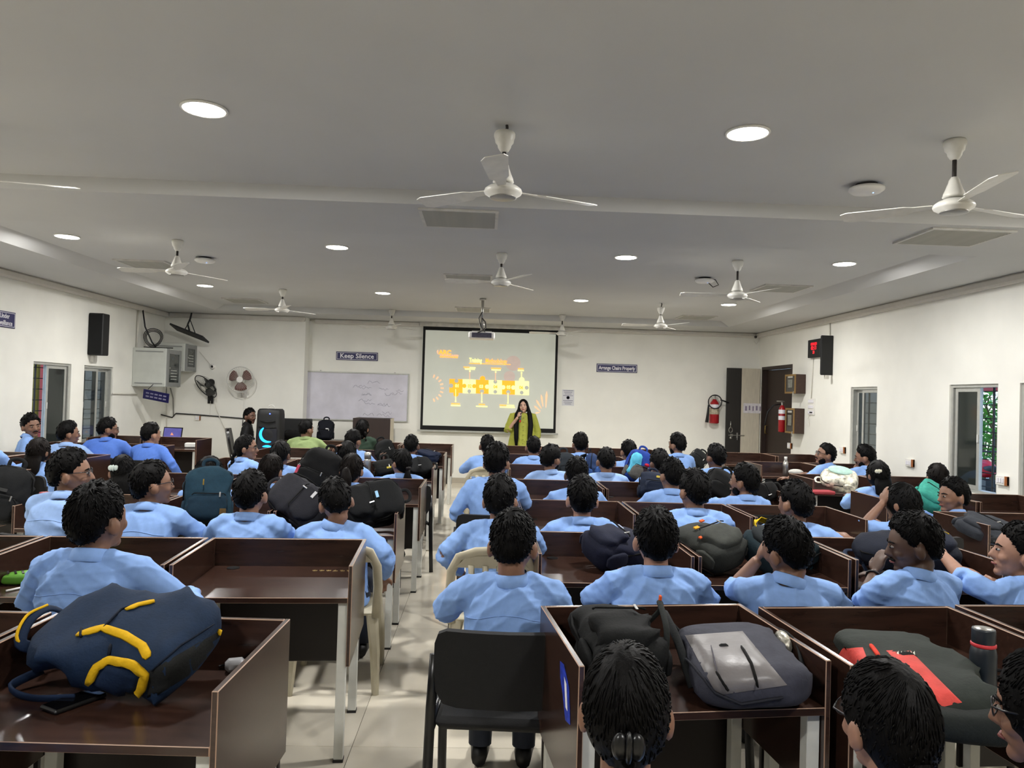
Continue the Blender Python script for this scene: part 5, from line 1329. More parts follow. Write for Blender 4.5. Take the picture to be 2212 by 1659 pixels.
for (x, y, w, c) in ((650, 393, 100, M_rd), (745, 400, 90, M_ye), (700, 423, 160, M_ye), (1118, 410, 160, M_rd), (1118, 436, 145, M_ye), (1512, 418, 90, M_rd), (1512, 445, 95, M_ye), (475, 975, 140, M_rd), (474, 1002, 150, M_ye), (892, 985, 100, M_rd), (890, 1017, 180, M_ye), (1230, 998, 110, M_rd), (1350, 1003, 130, M_ye), (1296, 1030, 240, M_ye)):
    g2 = random.Random(int(x + y)); xx = x - w / 2
    while xx < x + w / 2 - 6:
        l = min(g2.uniform(10, 26), x + w / 2 - xx); flat('caption', [C4(xx, y - 9 + .03 * (xx - x)), C4(xx + l, y - 9 + .03 * (xx + l - x)), C4(xx + l, y + 9 + .03 * (xx + l - x)), C4(xx, y + 9 + .03 * (xx - x))], c, -.004); xx += l + 4
def slide_text(tx, x, y, size, m, xs=1.0, nm='lettering', bold=.002):
    o = text_mesh(tx, size, m, nm, scr, .0005, 'LEFT', bold, xs); q = C4(x, y) - Vector((scx, YS, sz1)); o.location = (q.x, q.y - .005, q.z); o.rotation_euler = (0, R(.3), 0)
slide_text('Training', 690, 282, .118, M_ye, .62, bold=.002); slide_text('Methodology', 948, 290, .118, M_rd, .66, bold=.002)
flat('title_rule', [C4(688, 325), C4(1350, 345), C4(1350, 355), C4(688, 338)], M_rd, -.004)
slide_text('ARC', 205, 155, .115, M_rd, 1.05, bold=.004)
slide_text('TECHNOLOGIES', 222, 200, .042, M_pe, 1.15); slide_text('INSTITUTIONS', 222, 226, .042, M_rd, 1.25)
flat('logo_flame', [C4(178, 160), C4(172, 140), C4(190, 112), C4(200, 140), C4(196, 172), C4(188, 186)], M_pe, -.004)
for k, n in enumerate(('01', '02', '03', '04', '05', '06')):
    slide_text(n, (465, 665, 850, 1075, 1285, 1485)[k], (690, 694, 700, 706, 712, 716)[k], .085, (M_ye, M_or, M_ye, M_or, M_ye, M_or)[k], .9, bold=.003)
for k in range(9):
    a = R(-72 + 18 * k); c0, c1 = C4(70 + 165 * math.cos(a), 726 + 175 * math.sin(a)), C4(70 + 215 * math.cos(a), 726 + 225 * math.sin(a)); s = Vector((0, 0, 0))
    d = (c1 - c0).normalized(); n = Vector((-d.z, 0, d.x)) * .012; flat('ray_mark', [c0 - n, c1 - n, c1 + n, c0 + n], M_pe, -.004)
for (x0, y0, x1, y1, w) in ((1740, 1125, 1815, 1110, 26), (1720, 1005, 1825, 1095, 26), (1755, 910, 1840, 1050, 28), (1835, 825, 1865, 1020, 30), (1925, 770, 1910, 1035, 32)):
    c0, c1 = C4(x0, y0), C4(x1, y1); d = (c1 - c0).normalized(); n = Vector((-d.z, 0, d.x)) * w / 7.373 * YS / F / 2
    m_ = c0.lerp(c1, .25); flat('petal_mark', [c0, m_ - n, c1 - n * .3, c1 + n * .3, m_ + n], M_pe, -.004)
# printed notice right of the screen
q = onY(1227, 859, YB)
nt = thing('paper_notice', 'white printed notice on the back wall right of the screen', 'notice', (q.x, YB - .002, q.z))
MB().box((0, -.001, 0), (.235, .002, .31)).build('sheet', mat('paper_white', '#d9d9dd', .85, noise=.04), nt)
M_ink = mat('ink_grey', '#77778a', .8, noise=.1)
for k in range(9):
    if k in (4, 5): continue
    MB().box((0, -.003, .135 - k * .032), (.19 - .03 * (k % 3), .001, .010)).build('print_line', M_ink, nt)
MB().lathe([(.034, 0), (.034, .001), (.026, .001), (.026, 0)], (0, -.002, 0), 18, rot=Matrix.Rotation(R(90), 3, 'X')).build('emblem', M_ink, nt)
# wall stains (scuffs in the paint)
M_scuff = mat('scuff', '#b3ad9f', .8, noise=.2, scale=20)
# tall conduit, boxes on right wall
def side_box(lab, name, px_wall, px_out, px_far, py0, py1, cat, body, front_parts):
    """box on the right wall: near face from px_wall (wall) to px_out, then its room-facing front recedes to px_far"""
    pw = onX(px_wall, (py0 + py1) / 2, XR); yn = pw.y; xo = onY(px_out, (py0 + py1) / 2, yn).x; yf = onX(px_far, (py0 + py1) / 2, xo).y
    z1, z0 = onY(px_out, py0, yn).z, onY(px_out, py1, yn).z
    t = thing(name, lab, cat, (XR, yn, z0)); dx = XR - xo; dy = yf - yn; h = z1 - z0
    MB().cbox((-dx / 2 - .001, dy / 2, h / 2), (dx, dy, h), .006, 0, 0).build('body', body, t)
    front_parts(t, dx, dy, h)
    return t
M_kb = mat('key_box_wood', '#3d2a22', .5, noise=.2, scale=8, stretch=(3, 3, 8)); M_tan = mat('key_box_frame', '#8a6b3a', .5, noise=.1)
def kb_front(t, dx, dy, h):
    x = -dx - .006; f = MB(); e = .03
    for s in (0, 1): f.box((x, e / 2 + s * (dy - e), h / 2), (.014, e, h)); f.box((x, dy / 2, e / 2 + s * (h - e)), (.014, dy - 2 * e, e))
    f.build('door_frame', M_tan, t)
    MB().box((x + .004, dy / 2, h / 2), (.006, dy - 2 * e, h - 2 * e)).build('door_glass', mat('box_glass', '#2a2623', .15, noise=.2), t)
    MB().box((x - .002, dy / 2, h * .52), (.004, dy * .42, h * .42)).build('inner_card', mat('card_grey', '#7d7d74', .6, noise=.25, scale=30), t)
    MB().box((x - .002, dy / 2, h * .86), (.004, dy * .45, h * .08)).build('label', mat('label_pale', '#b5b3ab', .6), t)
    MB().tube([(x - .01, dy * .1, .04), (x - .02, dy * .1, .0), (x - .02, dy * .1, -.05)], .010, 8).build('padlock', M_steel, t, True)
side_box('upper wooden key box with tan frame beside the dark door', 'key_box', 1741, 1719, 1697, 808, 850, 'box', M_kb, kb_front)
side_box('lower wooden box beside the dark door, next to the small extinguisher', 'key_box', 1738, 1716, 1697.5, 882, 937, 'box', M_kb, kb_front)
def spk_front(t, dx, dy, h):
    MB().box((-dx - .004, dy / 2, h / 2), (.008, dy - .02, h - .03)).build('grille_cloth', mat('grille_cloth', '#0e0f10', .9, noise=.2, scale=150), t)
    MB().box((-dx / 2, dy * .5, -.03), (.05, .05, .06)).build('bracket', M_pvc, t)
M_spk = mat('speaker_black', '#101112', .6, noise=.1, scale=60)
side_box('black column loudspeaker on the right wall beside the red clock', 'wall_speaker', 1800, 1774, 1772.5, 724, 810, 'loudspeaker', M_spk, spk_front)
# clock with red digits
y0, y1 = onX(1776, 750, XR - .06).y, onX(1749, 750, XR - .06).y; z1, z0 = onX(1760, 733, XR - .06).z, onX(1760, 772, XR - .06).z
ck = thing('digital_clock', 'black digital wall clock with red digits on the right wall', 'clock', (XR, (y0 + y1) / 2 + .05, z0))
cw = y1 - y0; chh = z1 - z0
MB().cbox((-.035, 0, chh / 2), (.07, cw, chh), .008, 0, 0).build('case', M_spk, ck)
M_led = mat('led_red', '#ff2030', .5, noise=0, emit='#ff1a2a', estr=.9)
for (tx, z, s) in (('05/01/23', .74, .062), ('02:13', .52, .088), ('23', .28, .066)):
    o = text_mesh(tx, s, M_led, 'digits', ck, .001); o.rotation_euler = (0, 0, R(-90)); o.location = (-.073, 0, chh * z)
# left wall speaker
pw = onX(190, 720, XL); xo = onY(222, 720, pw.y).x; z1, z0 = onY(205, 676, pw.y).z, onY(205, 767, pw.y).z
sp = thing('wall_speaker', 'black column loudspeaker on the left wall above the window', 'loudspeaker', (XL, pw.y, z0))
MB().cbox(((xo - XL) / 2, .10, (z1 - z0) / 2), (xo - XL, .20, z1 - z0), .012, 0, 0).build('body', M_spk, sp)
MB().box(((xo - XL) / 2, -.003, (z1 - z0) / 2), (xo - XL - .03, .006, z1 - z0 - .04)).build('grille_cloth', mat('grille_cloth', '#0e0f10'), sp)
MB().box((.03, .1, -.05), (.05, .05, .1)).build('bracket', M_pvc, sp)
# network cabinets in the left corner
M_cab = mat('cabinet_grey_white', '#c3c6bf', .45, noise=.05, scale=6); M_cabd = mat('cabinet_grey', '#8b8d8b', .5, noise=.05)
def cabinet(lab, x1, y0, y1, z0, z1):
    t = thing('network_cabinet', lab, 'cabinet', (XL, y0, z0)); dx, dy, h = x1 - XL, y1 - y0, z1 - z0
    MB().cbox((dx / 2 + .001, dy / 2, h / 2), (dx, dy, h), .008, 0, 0).build('body', M_cab, t)
    for zz in (.06, h - .06): MB().box((dx / 2, -.004, zz), (dx - .10, .008, .018)).build('rib', M_cabd, t)
    d = MB()
    for s in (0, 1): d.box((dx + .012, .05 + s * (dy - .10), h / 2), (.022, .07, h - .02)); d.box((dx + .012, dy / 2, .05 + s * (h - .10)), (.022, dy - .17, .07))
    do = d.build('door', M_cabd, t)
    MB().box((dx + .010, dy / 2, h / 2), (.006, dy - .16, h - .15)).build('door_glass', mat('cabinet_glass', '#3c4140', .1, noise=.25, scale=9), do)
    for k in range(4): MB().box((dx + .015, dy / 2, .14 + .05 * k), (.004, dy * .4, .010)).build('patch_panel', M_cab, do)
    MB().cyl((dx + .024, .10, h / 2), (dx + .034, .10, h / 2), .012, 10).build('lock', M_steel, do)
    return t
cabinet('larger white network cabinet with glass door on the left wall', -5.42, 12.77, 13.36, 1.675, 2.335)
cabinet('smaller white network cabinet behind the larger one in the corner', -5.38, 13.44, 13.95, 1.97, 2.47)
# black umbrella-like folded tray and cable nest above the cabinets
M_cable = mat('cable_black', '#17171a', .6, noise=.1)
g = random.Random(11)
cn = thing('cable_coil', 'tangle of black cable loops on top of the larger network cabinet', 'cable', (-5.75, 13.0, 2.34))
for k in range(3):
    r = .16 - .02 * k; MB().tube([(r * math.cos(a * PI / 10) - .02 * k, .05 * k + .03 * math.sin(a * PI / 5), .18 + r * math.sin(a * PI / 10)) for a in range(20)], .007, 6, closed=True).build('loop', M_cable, cn, True)
MB().tube([(-.15, 0, .02), (.0, -.05, .012), (.2, 0, .012), (.3, .1, .02)], .010, 6).build('lead', M_cable, cn, True)
tv = thing('monitor_arm', 'black folded monitor hanging on a ceiling arm above the corner cabinets', 'monitor', (-5.35, 13.55, 2.5))
MB().box((0, 0, .16), (.62, .40, .03), rot=Matrix.Rotation(R(20), 3, 'Y') @ Matrix.Rotation(R(-12), 3, 'X')).build('panel', M_spk, tv)
MB().tube([(0, 0, .18), (-.04, 0, .32), (0, 0, .42), (.0, .05, .53)], .016, 8).tube([(.1, 0, .16), (.0, 0, .40)], .008, 6).tube([(-.1, 0, .2), (.0, 0, .40)], .008, 6).build('arm', M_cable, tv, True)
# drooping sign below the cabinet
ts = thing('hanging_sign', 'tilted navy sign drooping below the larger network cabinet', 'sign', (-5.55, 12.74, 1.52), rot=(R(20), R(10), R(6)))
MB().cbox((0, 0, 0), (.42, .012, .17), .002, 0, 0).build('board', M_navy, ts)
for k in range(2):
    for j in range(5): MB().box((-.14 + .07 * j, -.008, .03 - .06 * k), (.05, .002, .024)).build('lettering', mat('sign_faded', '#8f8da8', .6), ts)
MB().tube([(-.15, .02, .08), (-.10, .1, .16)], .006, 6).tube([(.15, .02, .08), (.12, .1, .16)], .006, 6).build('wire', M_cable, ts)
# cables and conduits
def wall_cable(lab, pts, r, m, name='wall_cable'):
    return tag(MB().tube(pts, r, 6).build(name, m, None, True), lab, 'cable')
wall_cable('black cable running along the back wall from the corner to the loudspeaker', [onY(338, 893, YP - .02), onY(372, 902, YP - .02), onY(380, 893, YP - .02), onY(440, 897, YP - .02), onY(525, 904, YP - .02), onY(524, 920, YP - .02)], .012, M_cable)
wall_cable('grey conduit dropping from the larger cabinet', [onY(368, 838, YP - .015), onY(374, 860, YP - .015), onY(375, 900, YP - .015)], .010, mat('conduit_grey', '#8d8b84', .6))
wall_cable('thin wire drop left below the network cabinets', [onY(360, 840, YP - .015), onY(360, 938, YP - .015)], .008, M_pvc)
wall_cable('loose wire from the tilted wall fan to the floor', [onY(462, 858, YP - .03), onY(466, 880, YP - .03), onY(478, 910, YP - .03), onY(490, 936, YP - .03)], .008, M_pvc)
wall_cable('white conduit under the left wall cabinets, toward the window', [onX(243, 850, XL + .02), onX(296, 852, XL + .02)], .012, M_pvc)
wall_cable('cable bundle hanging from the ceiling onto the cabinets', [Vector((-5.9, 12.9, 3.0)), Vector((-5.85, 12.9, 2.7)), Vector((-5.75, 12.95, 2.45)), Vector((-5.7, 13.0, 2.36))], .012, M_cable)
wall_cable('straight conduit from ceiling down the left wall to the cabinet', [Vector((-5.95, 12.85, 3.0)), Vector((-5.95, 12.85, 2.35))], .014, M_pvc)
wall_cable('white conduit from ceiling to the right wall loudspeaker', [onX(1792, 690, XR - .012), onX(1793, 724, XR - .012)], .010, M_pvc)
wall_cable('white wire from the clock down to the switch panel', [onX(1757, 774, XR - .01), onX(1755, 810, XR - .012), onX(1752, 862, XR - .01)], .007, M_pvc)
wall_cable('thin wire loop strung from the small cabinet to the dome camera', [onY(431, 760, YP - .02), onY(442, 773, YP - .02), onY(456, 789, YP - .02)], .004, M_pvc)
wall_cable('thin conduit line along the top of the back wall', [onY(660, 692, YB - .012), onY(780, 698, YB - .012), onY(905, 703, YB - .012)], .010, M_pvc)
# dome camera and wall fans
q = onY(460, 792, YP)
dm = thing('dome_camera', 'small round dome camera on the back wall above the wall fans', 'camera', (q.x, YP, q.z))
MB().lathe([(.05, 0), (.05, .03), (.03, .05), (0, .052)], n=18, rot=Matrix.Rotation(R(90), 3, 'X'), cap=False).build('shell', M_ap, dm, True)
MB().ell((0, -.045, 0), (.024, .018, .024), 12, 8).build('lens', M_spk, dm, True)
def wall_fan(lab, px, py, yaw, pitch, frame, bladec, r=.235):
    q = onY(px, py, YP - .22); t = thing('wall_fan', lab, 'wall fan', (q.x, YP, q.z)); t_r = Matrix.Rotation(R(yaw), 3, 'Z') @ Matrix.Rotation(R(pitch), 3, 'X')
    c = Vector((0, -.22, 0)); X = lambda p: c + t_r @ Vector(p)
    gm = MB()
    for k in range(36):
        a = 2 * PI * k / 36
        gm.tube([X((.05 * math.cos(a), -.085, .05 * math.sin(a))), X((r * .75 * math.cos(a), -.075, r * .75 * math.sin(a))), X((r * math.cos(a), -.03, r * math.sin(a)))], .0016, 3)
        gm.tube([X((r * math.cos(a), -.03, r * math.sin(a))), X((r * .7 * math.cos(a), .05, r * .7 * math.sin(a))), X((.06 * math.cos(a), .06, .06 * math.sin(a)))], .0016, 3)
    gm.build('cage_wires', frame, t)
    MB().tube([X((r * math.cos(a * PI / 18), -.03, r * math.sin(a * PI / 18))) for a in range(36)], .008, 6, closed=True).build('cage_rim', frame, t, True)
    MB().add([X((.055 * math.cos(a * PI / 12), -.088, .055 * math.sin(a * PI / 12))) for a in range(24)], [tuple(range(24))]).build('badge', M_ap, t)
    for k in range(3):
        b = MB(); rg = []
        for (rr, sp) in ((.05, .55), (.10, .66), (.16, .66), (.205, .5)):
            for_ = [X((rr * math.cos(2 * PI * k / 3 + .6 + s * sp), -.03 + .03 * s, rr * math.sin(2 * PI * k / 3 + .6 + s * sp))) for s in (-1, -.5, 0, .5, 1)]
            rg.append(for_ + [p + t_r @ Vector((0, .004, 0)) for p in for_[::-1]])
        b.rings(rg); b.build('blade', bladec, t, True)
    mo = MB(); mo.tube([X((0, -.01, 0)), X((0, .05, 0)), X((0, .13, 0)), X((0, .16, 0))], [.05, .065, .06, .03], 14); mo.build('motor', frame if frame is M_spk else M_ap, t, True)
    MB().tube([X((0, .10, -.03)), X((0, .10, -.16)), Vector((0, -.10, -.26)), Vector((0, -.01, -.26))], .018, 8).box((0, -.012, -.26), (.10, .024, .14)).build('arm', frame if frame is M_spk else M_ap, t, True)
    MB().tube([Vector((.03, -.10, -.28)), Vector((.03, -.10, -.55))], .003, 4).build('pull_cord', M_pvc, t)
    return t
M_fanw = mat('fan_cage_white', '#c9c8c2', .4, noise=.05)
wall_fan('white-caged wall fan with brown blades left of the whiteboard', 520, 820, 6, 0, M_fanw, mat('fan_blade_brown', '#6b4a45', .45, noise=.08))
wall_fan('black wall fan tilted down and turned away, beside the white wall fan', 447, 833, -38, 38, M_spk, mat('fan_blade_smoke', '#4a4c4a', .3, noise=.1), .25)
# switch boards
def switchboard(lab, px, py, wall, w=.17, h=.10):
    if wall == 'R':
        q = onX(px, py, XR); t = thing('switch_board', lab, 'switch board', (XR, q.y, q.z)); t.rotation_euler = (0, 0, R(-90))
    else:
        q = onY(px, py, YP); t = thing('switch_board', lab, 'switch board', (q.x, YP, q.z))
    MB().cbox((0, -.015, 0), (w, .03, h), .006, 0, 0).build('plate', M_ap, t)
    for k in range(3): MB().cbox((-w * .28 + k * w * .22, -.033, .0), (w * .15, .008, h * .5), .002, 0, 0).build('rocker', M_signw, t)
    MB().cbox((w * .42, -.02, 0), (w * .16, .034, h * .96), .003, 0, 0).build('brown_end', mat('socket_brown', '#9a5a2c', .5), t)
for k, (px, py, l) in enumerate(((1708, 963, 'switch board below the lower key box'), (1822, 972, 'switch board with plug left of the first right window'), (1968, 1000, 'switch board on bare right wall between the windows'), (2168, 1038, 'switch board at far right beside the open window'))):
    switchboard('white %s' % l, px, py, 'R')
switchboard('white socket plate low on the back wall beside the black cable', 428, 903, 'B', .10, .09)
q = onX(1754, 879, XR)
pn = thing('breaker_box', 'clear-covered breaker box on the right wall under the clock', 'breaker box', (XR, q.y, q.z)); pn.rotation_euler = (0, 0, R(-90))
MB().cbox((0, -.01, 0), (.24, .02, .27), .004, 0, 0).build('plate', M_ap, pn)
for k in range(3): MB().cbox((0, -.024, .09 - .09 * k), (.18, .01, .05), .003, 0, 0).build('switch_row', M_signw, pn)
MB().box((.03, -.03, -.09), (.10, .004, .02)).build('breaker', M_spk, pn)
MB().tube([(-.05, -.02, -.13), (-.08, -.03, -.2), (-.04, -.03, -.32)], .005, 6).build('loose_wire', M_pvc, pn)
# fire extinguishers
M_ext = mat('extinguisher_red', '#a01820', .3, noise=.06)
q = onY(1543, 915, YB - .14)
fx = thing('fire_extinguisher', 'red fire extinguisher with black horn on the back wall', 'fire extinguisher', (q.x, YB - .12, q.z))
MB().lathe([(.0, 0), (.085, .005), (.092, .02), (.092, .36), (.075, .41), (.04, .45), (.035, .47)], n=22).build('cylinder', M_ext, fx, True)
MB().lathe([(.0935, .30), (.0935, .37)], n=22, cap=False).build('white_label', M_signw, fx, True)
MB().lathe([(.094, .18), (.094, .29)], n=22, cap=False).build('cream_label', mat('label_cream', '#b0a68f', .6, noise=.4, scale=30), fx, True)
MB().cyl((0, 0, .46), (0, 0, .53), .022, 10).box((.02, 0, .54), (.10, .02, .02)).box((-.03, 0, .50), (.05, .05, .03)).build('valve', M_steel, fx)
MB().tube([(.13 * math.cos(a * PI / 12) - .02, -.10, .42 + .13 * math.sin(a * PI / 12)) for a in range(24)], .011, 8, closed=True).tube([(.09, -.10, .46), (.2, -.05, .43), (.28, .0, .41)], .014, 8).build('hose', M_cable, fx, True)
MB().tube([(-.13, -.06, .36), (-.14, -.06, .22), (-.16, -.06, .02)], [.016, .022, .035], 12).build('horn', M_cable, fx, True)
q = onX(1695, 935, XR - .10)
fx2 = thing('fire_extinguisher', 'small red extinguisher with white band half hidden by the lower key box', 'fire extinguisher', (XR - .066, 12.975, q.z))
MB().lathe([(0, 0), (.056, .005), (.06, .02), (.06, .40), (.04, .45), (.025, .48)], n=20).build('cylinder', M_ext, fx2, True)
for z in (.22, .33): MB().lathe([(.0612, z), (.0612, z + .07)], n=20, cap=False).build('white_band', M_signw, fx2, True)
MB().box((.055, 0, .25), (.06, .05, .04)).build('wall_bracket', M_steel, fx2)
MB().cyl((0, 0, .47), (0, 0, .53), .02, 10).box((-.03, 0, .55), (.14, .02, .018)).build('valve', M_steel, fx2)
MB().tube([(-.03, 0, .50), (-.16, -.02, .48), (-.26, .0, .36), (-.30, .02, .12)], .012, 8).build('hose', M_cable, fx2, True)
# ================================================================== front of the hall and small things
# party loudspeaker
q = onY(586, 883, 12.6)
ps = thing('party_speaker', 'tall black party loudspeaker with blue light ring', 'loudspeaker', (q.x, 12.6, 0)); hh = q.z
b = MB(); rg = []
for (z, w, d) in ((0, .40, .34), (.05, .43, .36), (hh * .5, .42, .36), (hh - .10, .40, .34), (hh - .03, .385, .33), (hh, .34, .28)):
    rg.append([Vector((w / 2 * abs(math.cos(a)) ** .35 * (1 if math.cos(a) > 0 else -1), d / 2 * abs(math.sin(a)) ** .35 * (1 if math.sin(a) > 0 else -1), z)) for a in [2 * PI * k / 28 + .01 for k in range(28)]])
b.rings(rg); auto_smooth(b.build('cabinet', M_spk, ps), 50)
MB().cbox((0, -.182, hh * .42), (.32, .012, hh * .68), .008, 0, 0).build('front_grille', mat('speaker_grille_blueblack', '#0c0f1c', .6, noise=.2, scale=80), ps)
MB().tube([(-.12, -.18, hh - .20), (0, -.20, hh - .215), (.12, -.18, hh - .20)], (.02, .012), 8).build('horn_lip', M_spk, ps, True)
MB().tube([(-.14, -.183, hh - .30), (0, -.195, hh - .31), (.14, -.183, hh - .30)], .008, 8).build('trim', M_spk, ps, True)
M_bled = mat('speaker_led_blue', '#1b8cff', .4, noise=0, emit='#0f86ff', estr=3.2)
def arc(cx, cz, r, a0, a1, wd, nm):
    p = []; n = 18
    for k in range(n + 1): a = R(a0 + (a1 - a0) * k / n); p.append(Vector((cx + r * math.cos(a), -.190, cz + r * math.sin(a))))
    for k in range(n, -1, -1): a = R(a0 + (a1 - a0) * k / n); s = wd * math.sin(PI * k / n) ** .5; p.append(Vector((cx + (r - s) * math.cos(a), -.190, cz + (r - s) * math.sin(a))))
    b = MB(); n1 = n + 1
    b.add(p, [(k, k + 1, 2 * n1 - 2 - k, 2 * n1 - 1 - k) for k in range(n)]); return b.build(nm, M_bled, ps)
zc = onY(586, 939, 12.42).z
arc(0.005, zc, .135, 115, 300, .045, 'light_ring'); arc(0.005, zc - .31, .135, 55, 125, .035, 'light_ring')
for z in (zc, zc - .31): MB().lathe([(.10, 0), (.05, .01), (0, .004)], (0.005, -.186, z), 20, rot=Matrix.Rotation(R(90), 3, 'X'), cap=False).build('woofer', mat('woofer_black', '#0b0d14', .5), ps, True)
MB().ell((.03, -.175, hh - .08), (.012, .006, .008), 8, 6).build('power_light', mat('led_violet', '#4a5cff', .3, emit='#3f55ff', estr=4), ps)
MB().tube([(-.05, .0, hh - .01), (-.04, .0, hh + .05), (.0, 0, hh + .065), (.04, 0, hh + .05), (.06, 0, hh)], .006, 6).build('handle', M_ap, ps, True)
# console table with printer
q = onY(668, 930, 13.5)
ct = thing('console_table', 'dark console table under the whiteboard', 'table', (q.x, 13.5, 0))
MB().cbox((0, 0, .785), (1.25, .60, .03), .003, 0, 1).build('top', [M_under, M_edge], ct)
MB().box((0, .25, .45), (1.19, .018, .62)).build('back_panel', M_under, ct)
for s in (-1, 1): MB().cbox((s * .60, 0, .385), (.03, .56, .77), .003, 0, 0).build('side_panel', M_under, ct)
q = onY(637, 920, 13.62); 
pb = thing('printer', 'black printer on the console table behind the loudspeaker', 'printer', (q.x, 13.62, .80))
hp = onY(637, 905, 13.5).z - .80
MB().cbox((0, 0, hp / 2), (.56, .32, hp), .012, 0, 0).build('body', M_spk, pb)
MB().cbox((-.22, -.164, hp * .5), (.08, .01, hp * .7), .003, 0, 0).build('side_unit', mat('printer_grey', '#26272a', .5), pb)
MB().box((.06, -.168, hp * .28), (.34, .014, .02)).build('paper_slot', M_fanrod, pb)
# podium
q = onY(806, 904, 13.45); px0, px1 = onY(762, 920, 13.45).x, onY(843, 920, 13.45).x
pd = thing('podium', 'dark wood podium with white side in front of the whiteboard', 'podium', ((px0 + px1) / 2, 13.45, 0)); w = px1 - px0
MB().cbox((0, 0, q.z / 2), (w, .02, q.z), .003, 0, 0).build('front_panel', M_door, pd)
for s in (-1, 1): MB().cbox((s * (w / 2 - .01), .27, q.z / 2), (.02, .52, q.z), .003, 0, 0).build('side_panel', M_doorlt, pd)
MB().cbox((0, .27, q.z - .015), (w - .045, .50, .03), .003, 0, 0).build('top', M_door, pd)
MB().box((0, .27, .5), (w - .045, .50, .018)).build('shelf', M_door, pd)
# laptop at the far left desk, router
d = DESKS[('FL', 6, 1)].location
q = onY(372, 925, 12.9)
lt = thing('laptop', 'open laptop with violet screen below the corner cabinets', 'laptop', (q.x, 12.75, .74), R(-8))
MB().cbox((0, 0, .008), (.34, .24, .016), .004, 0, 0).build('base', M_spk, lt)
MB().box((0, .13, .13), (.34, .010, .25), rot=Matrix.Rotation(R(-12), 3, 'X')).build('lid', M_spk, lt)
MB().box((0, .123, .13), (.31, .003, .22), rot=Matrix.Rotation(R(-12), 3, 'X')).build('display', mat('screen_violet', '#4c4a86', .3, noise=.3, scale=6, emit='#4c4a86', estr=.4), lt)
MB().add([(-.03, .114, .12), (.03, .114, .12), (0, .105, .17)], [(0, 1, 2)]).build('screen_emblem', mat('emblem_orange', '#d08a6a', .5, emit='#d08a6a', estr=.4), lt)
lt2 = thing('laptop_table', 'low table carrying the laptop in the left corner', 'table', (q.x, 12.75, 0))
MB().cbox((0, 0, .725), (.9, .5, .03), .003, 0, 0).build('top', M_under, lt2)
for sx in (-1, 1):
    for sy in (-1, 1): MB().box((sx * .42, sy * .22, .355), (.03, .03, .71)).build('leg', M_fanrod, lt2)
def on_desk(key, dx, dy): 
    o = DESKS[key]; v = Matrix.Rotation(o.rotation_euler.z, 3, 'Z') @ Vector((dx, dy, 0)); return Vector((o.location.x + v.x, o.location.y + v.y, DT + .001))
p = on_desk(('FL', 6, 1), .2, .1)
rt = thing('router', 'white router box with black leads on the far left desk', 'router', p, R(10))
MB().cbox((0, 0, .04), (.24, .14, .07), .012, 0, 0).build('case', M_ap, rt)
for s in (-.05, .06): MB().tube([(s, .07, .03), (s + .05, .12, .02), (s + .15, .10, .006)], .004, 6).build('lead', M_cable, rt)
# bottles
def bottle(lab, p, prof, m, cap, name='water_bottle', capm=None, extra=None):
    t = thing(name, lab, 'bottle', p); MB().lathe(prof, n=22).build('body', m, t, True); MB().lathe(cap, n=22).build('cap', capm or m, t, True)
    if extra: extra(t)
    return t
p = onZ(2122, 1525, DT)
M_bn = mat('bottle_navy', '#141c24', .4, noise=.06)
bottle('tall navy insulated bottle with red neck ring at the right, nearest row', (p.x, p.y, DT + .001), [(0, 0), (.036, .002), (.038, .01), (.038, .165), (.034, .183), (.030, .190)], M_bn, [(.033, .196), (.0335, .200), (.0335, .238), (.032, .242), (.025, .242), (.0, .240)], capm=M_bn,
       extra=lambda t: (MB().lathe([(.033, .186), (.036, .188), (.036, .196), (.033, .198)], n=20).build('neck_ring', mat('ring_red', '#c03038', .5), t, True), MB().lathe([(.027, .2425), (.026, .244), (0, .244)], n=18, cap=False).build('steel_disc', M_steel, t, True)))
p = on_desk(('ML', 4, 3), .20, -.05); q = onY(668, 1015, 8.0); 
M_bb2 = mat('bottle_sky_blue', '#5ea7d8', .35, noise=.05)
bottle('light blue sports bottle with ring cap beside the fifth-row girl', (q.x - .03, 8.12, DT + .001), [(0, 0), (.036, .002), (.038, .01), (.038, .17), (.024, .21)], M_bb2, [(.025, .21), (.026, .235), (.02, .25)], capm=M_ap, extra=lambda t: MB().tube([(.02 + .022 * math.cos(a * PI / 8), 0, .262 + .02 * math.sin(a * PI / 8)) for a in range(16)], .007, 6, closed=True).build('carry_ring', M_ap, t, True))
q = onY(794, 1000, 8.1)
bottle('tall steel flask left of the aisle, fifth row', (q.x, 8.1, DT + .001), [(0, 0), (.037, .002), (.038, .2), (.036, .21)], M_steel, [(.036, .212), (.037, .28), (.03, .285)], 'steel_flask', M_steel)
q = onZ(1697, 1018, .75); q = onY(1697, 1005, 9.6)
bottle('slim steel bottle on the right side desk', (q.x, 9.6, DT + .001), [(0, 0), (.034, .002), (.035, .16), (.018, .21)], M_steel, [(.019, .21), (.02, .25), (.015, .252)], 'steel_flask', M_ap)
q = onY(818, 1025, 8.0)
tag(MB().cbox((q.x, 8.12, DT + .012), (.12, .05, .02), .006, 0, 0).build('pencil_case', mat('case_blue', '#3f74c8', .5)), 'blue pencil case below the steel flask', 'pencil case')
q = onY(97, 1048, 5.15)
bottle('red-capped bottle behind the broad student at far left', (q.x, 5.15, DT + .001), [(0, 0), (.034, .002), (.035, .14), (.03, .16)], mat('bottle_maroon', '#5a1a22', .4), [(.03, .16), (.032, .19), (.028, .192)], 'water_bottle', mat('cap_red', '#c02234', .4))
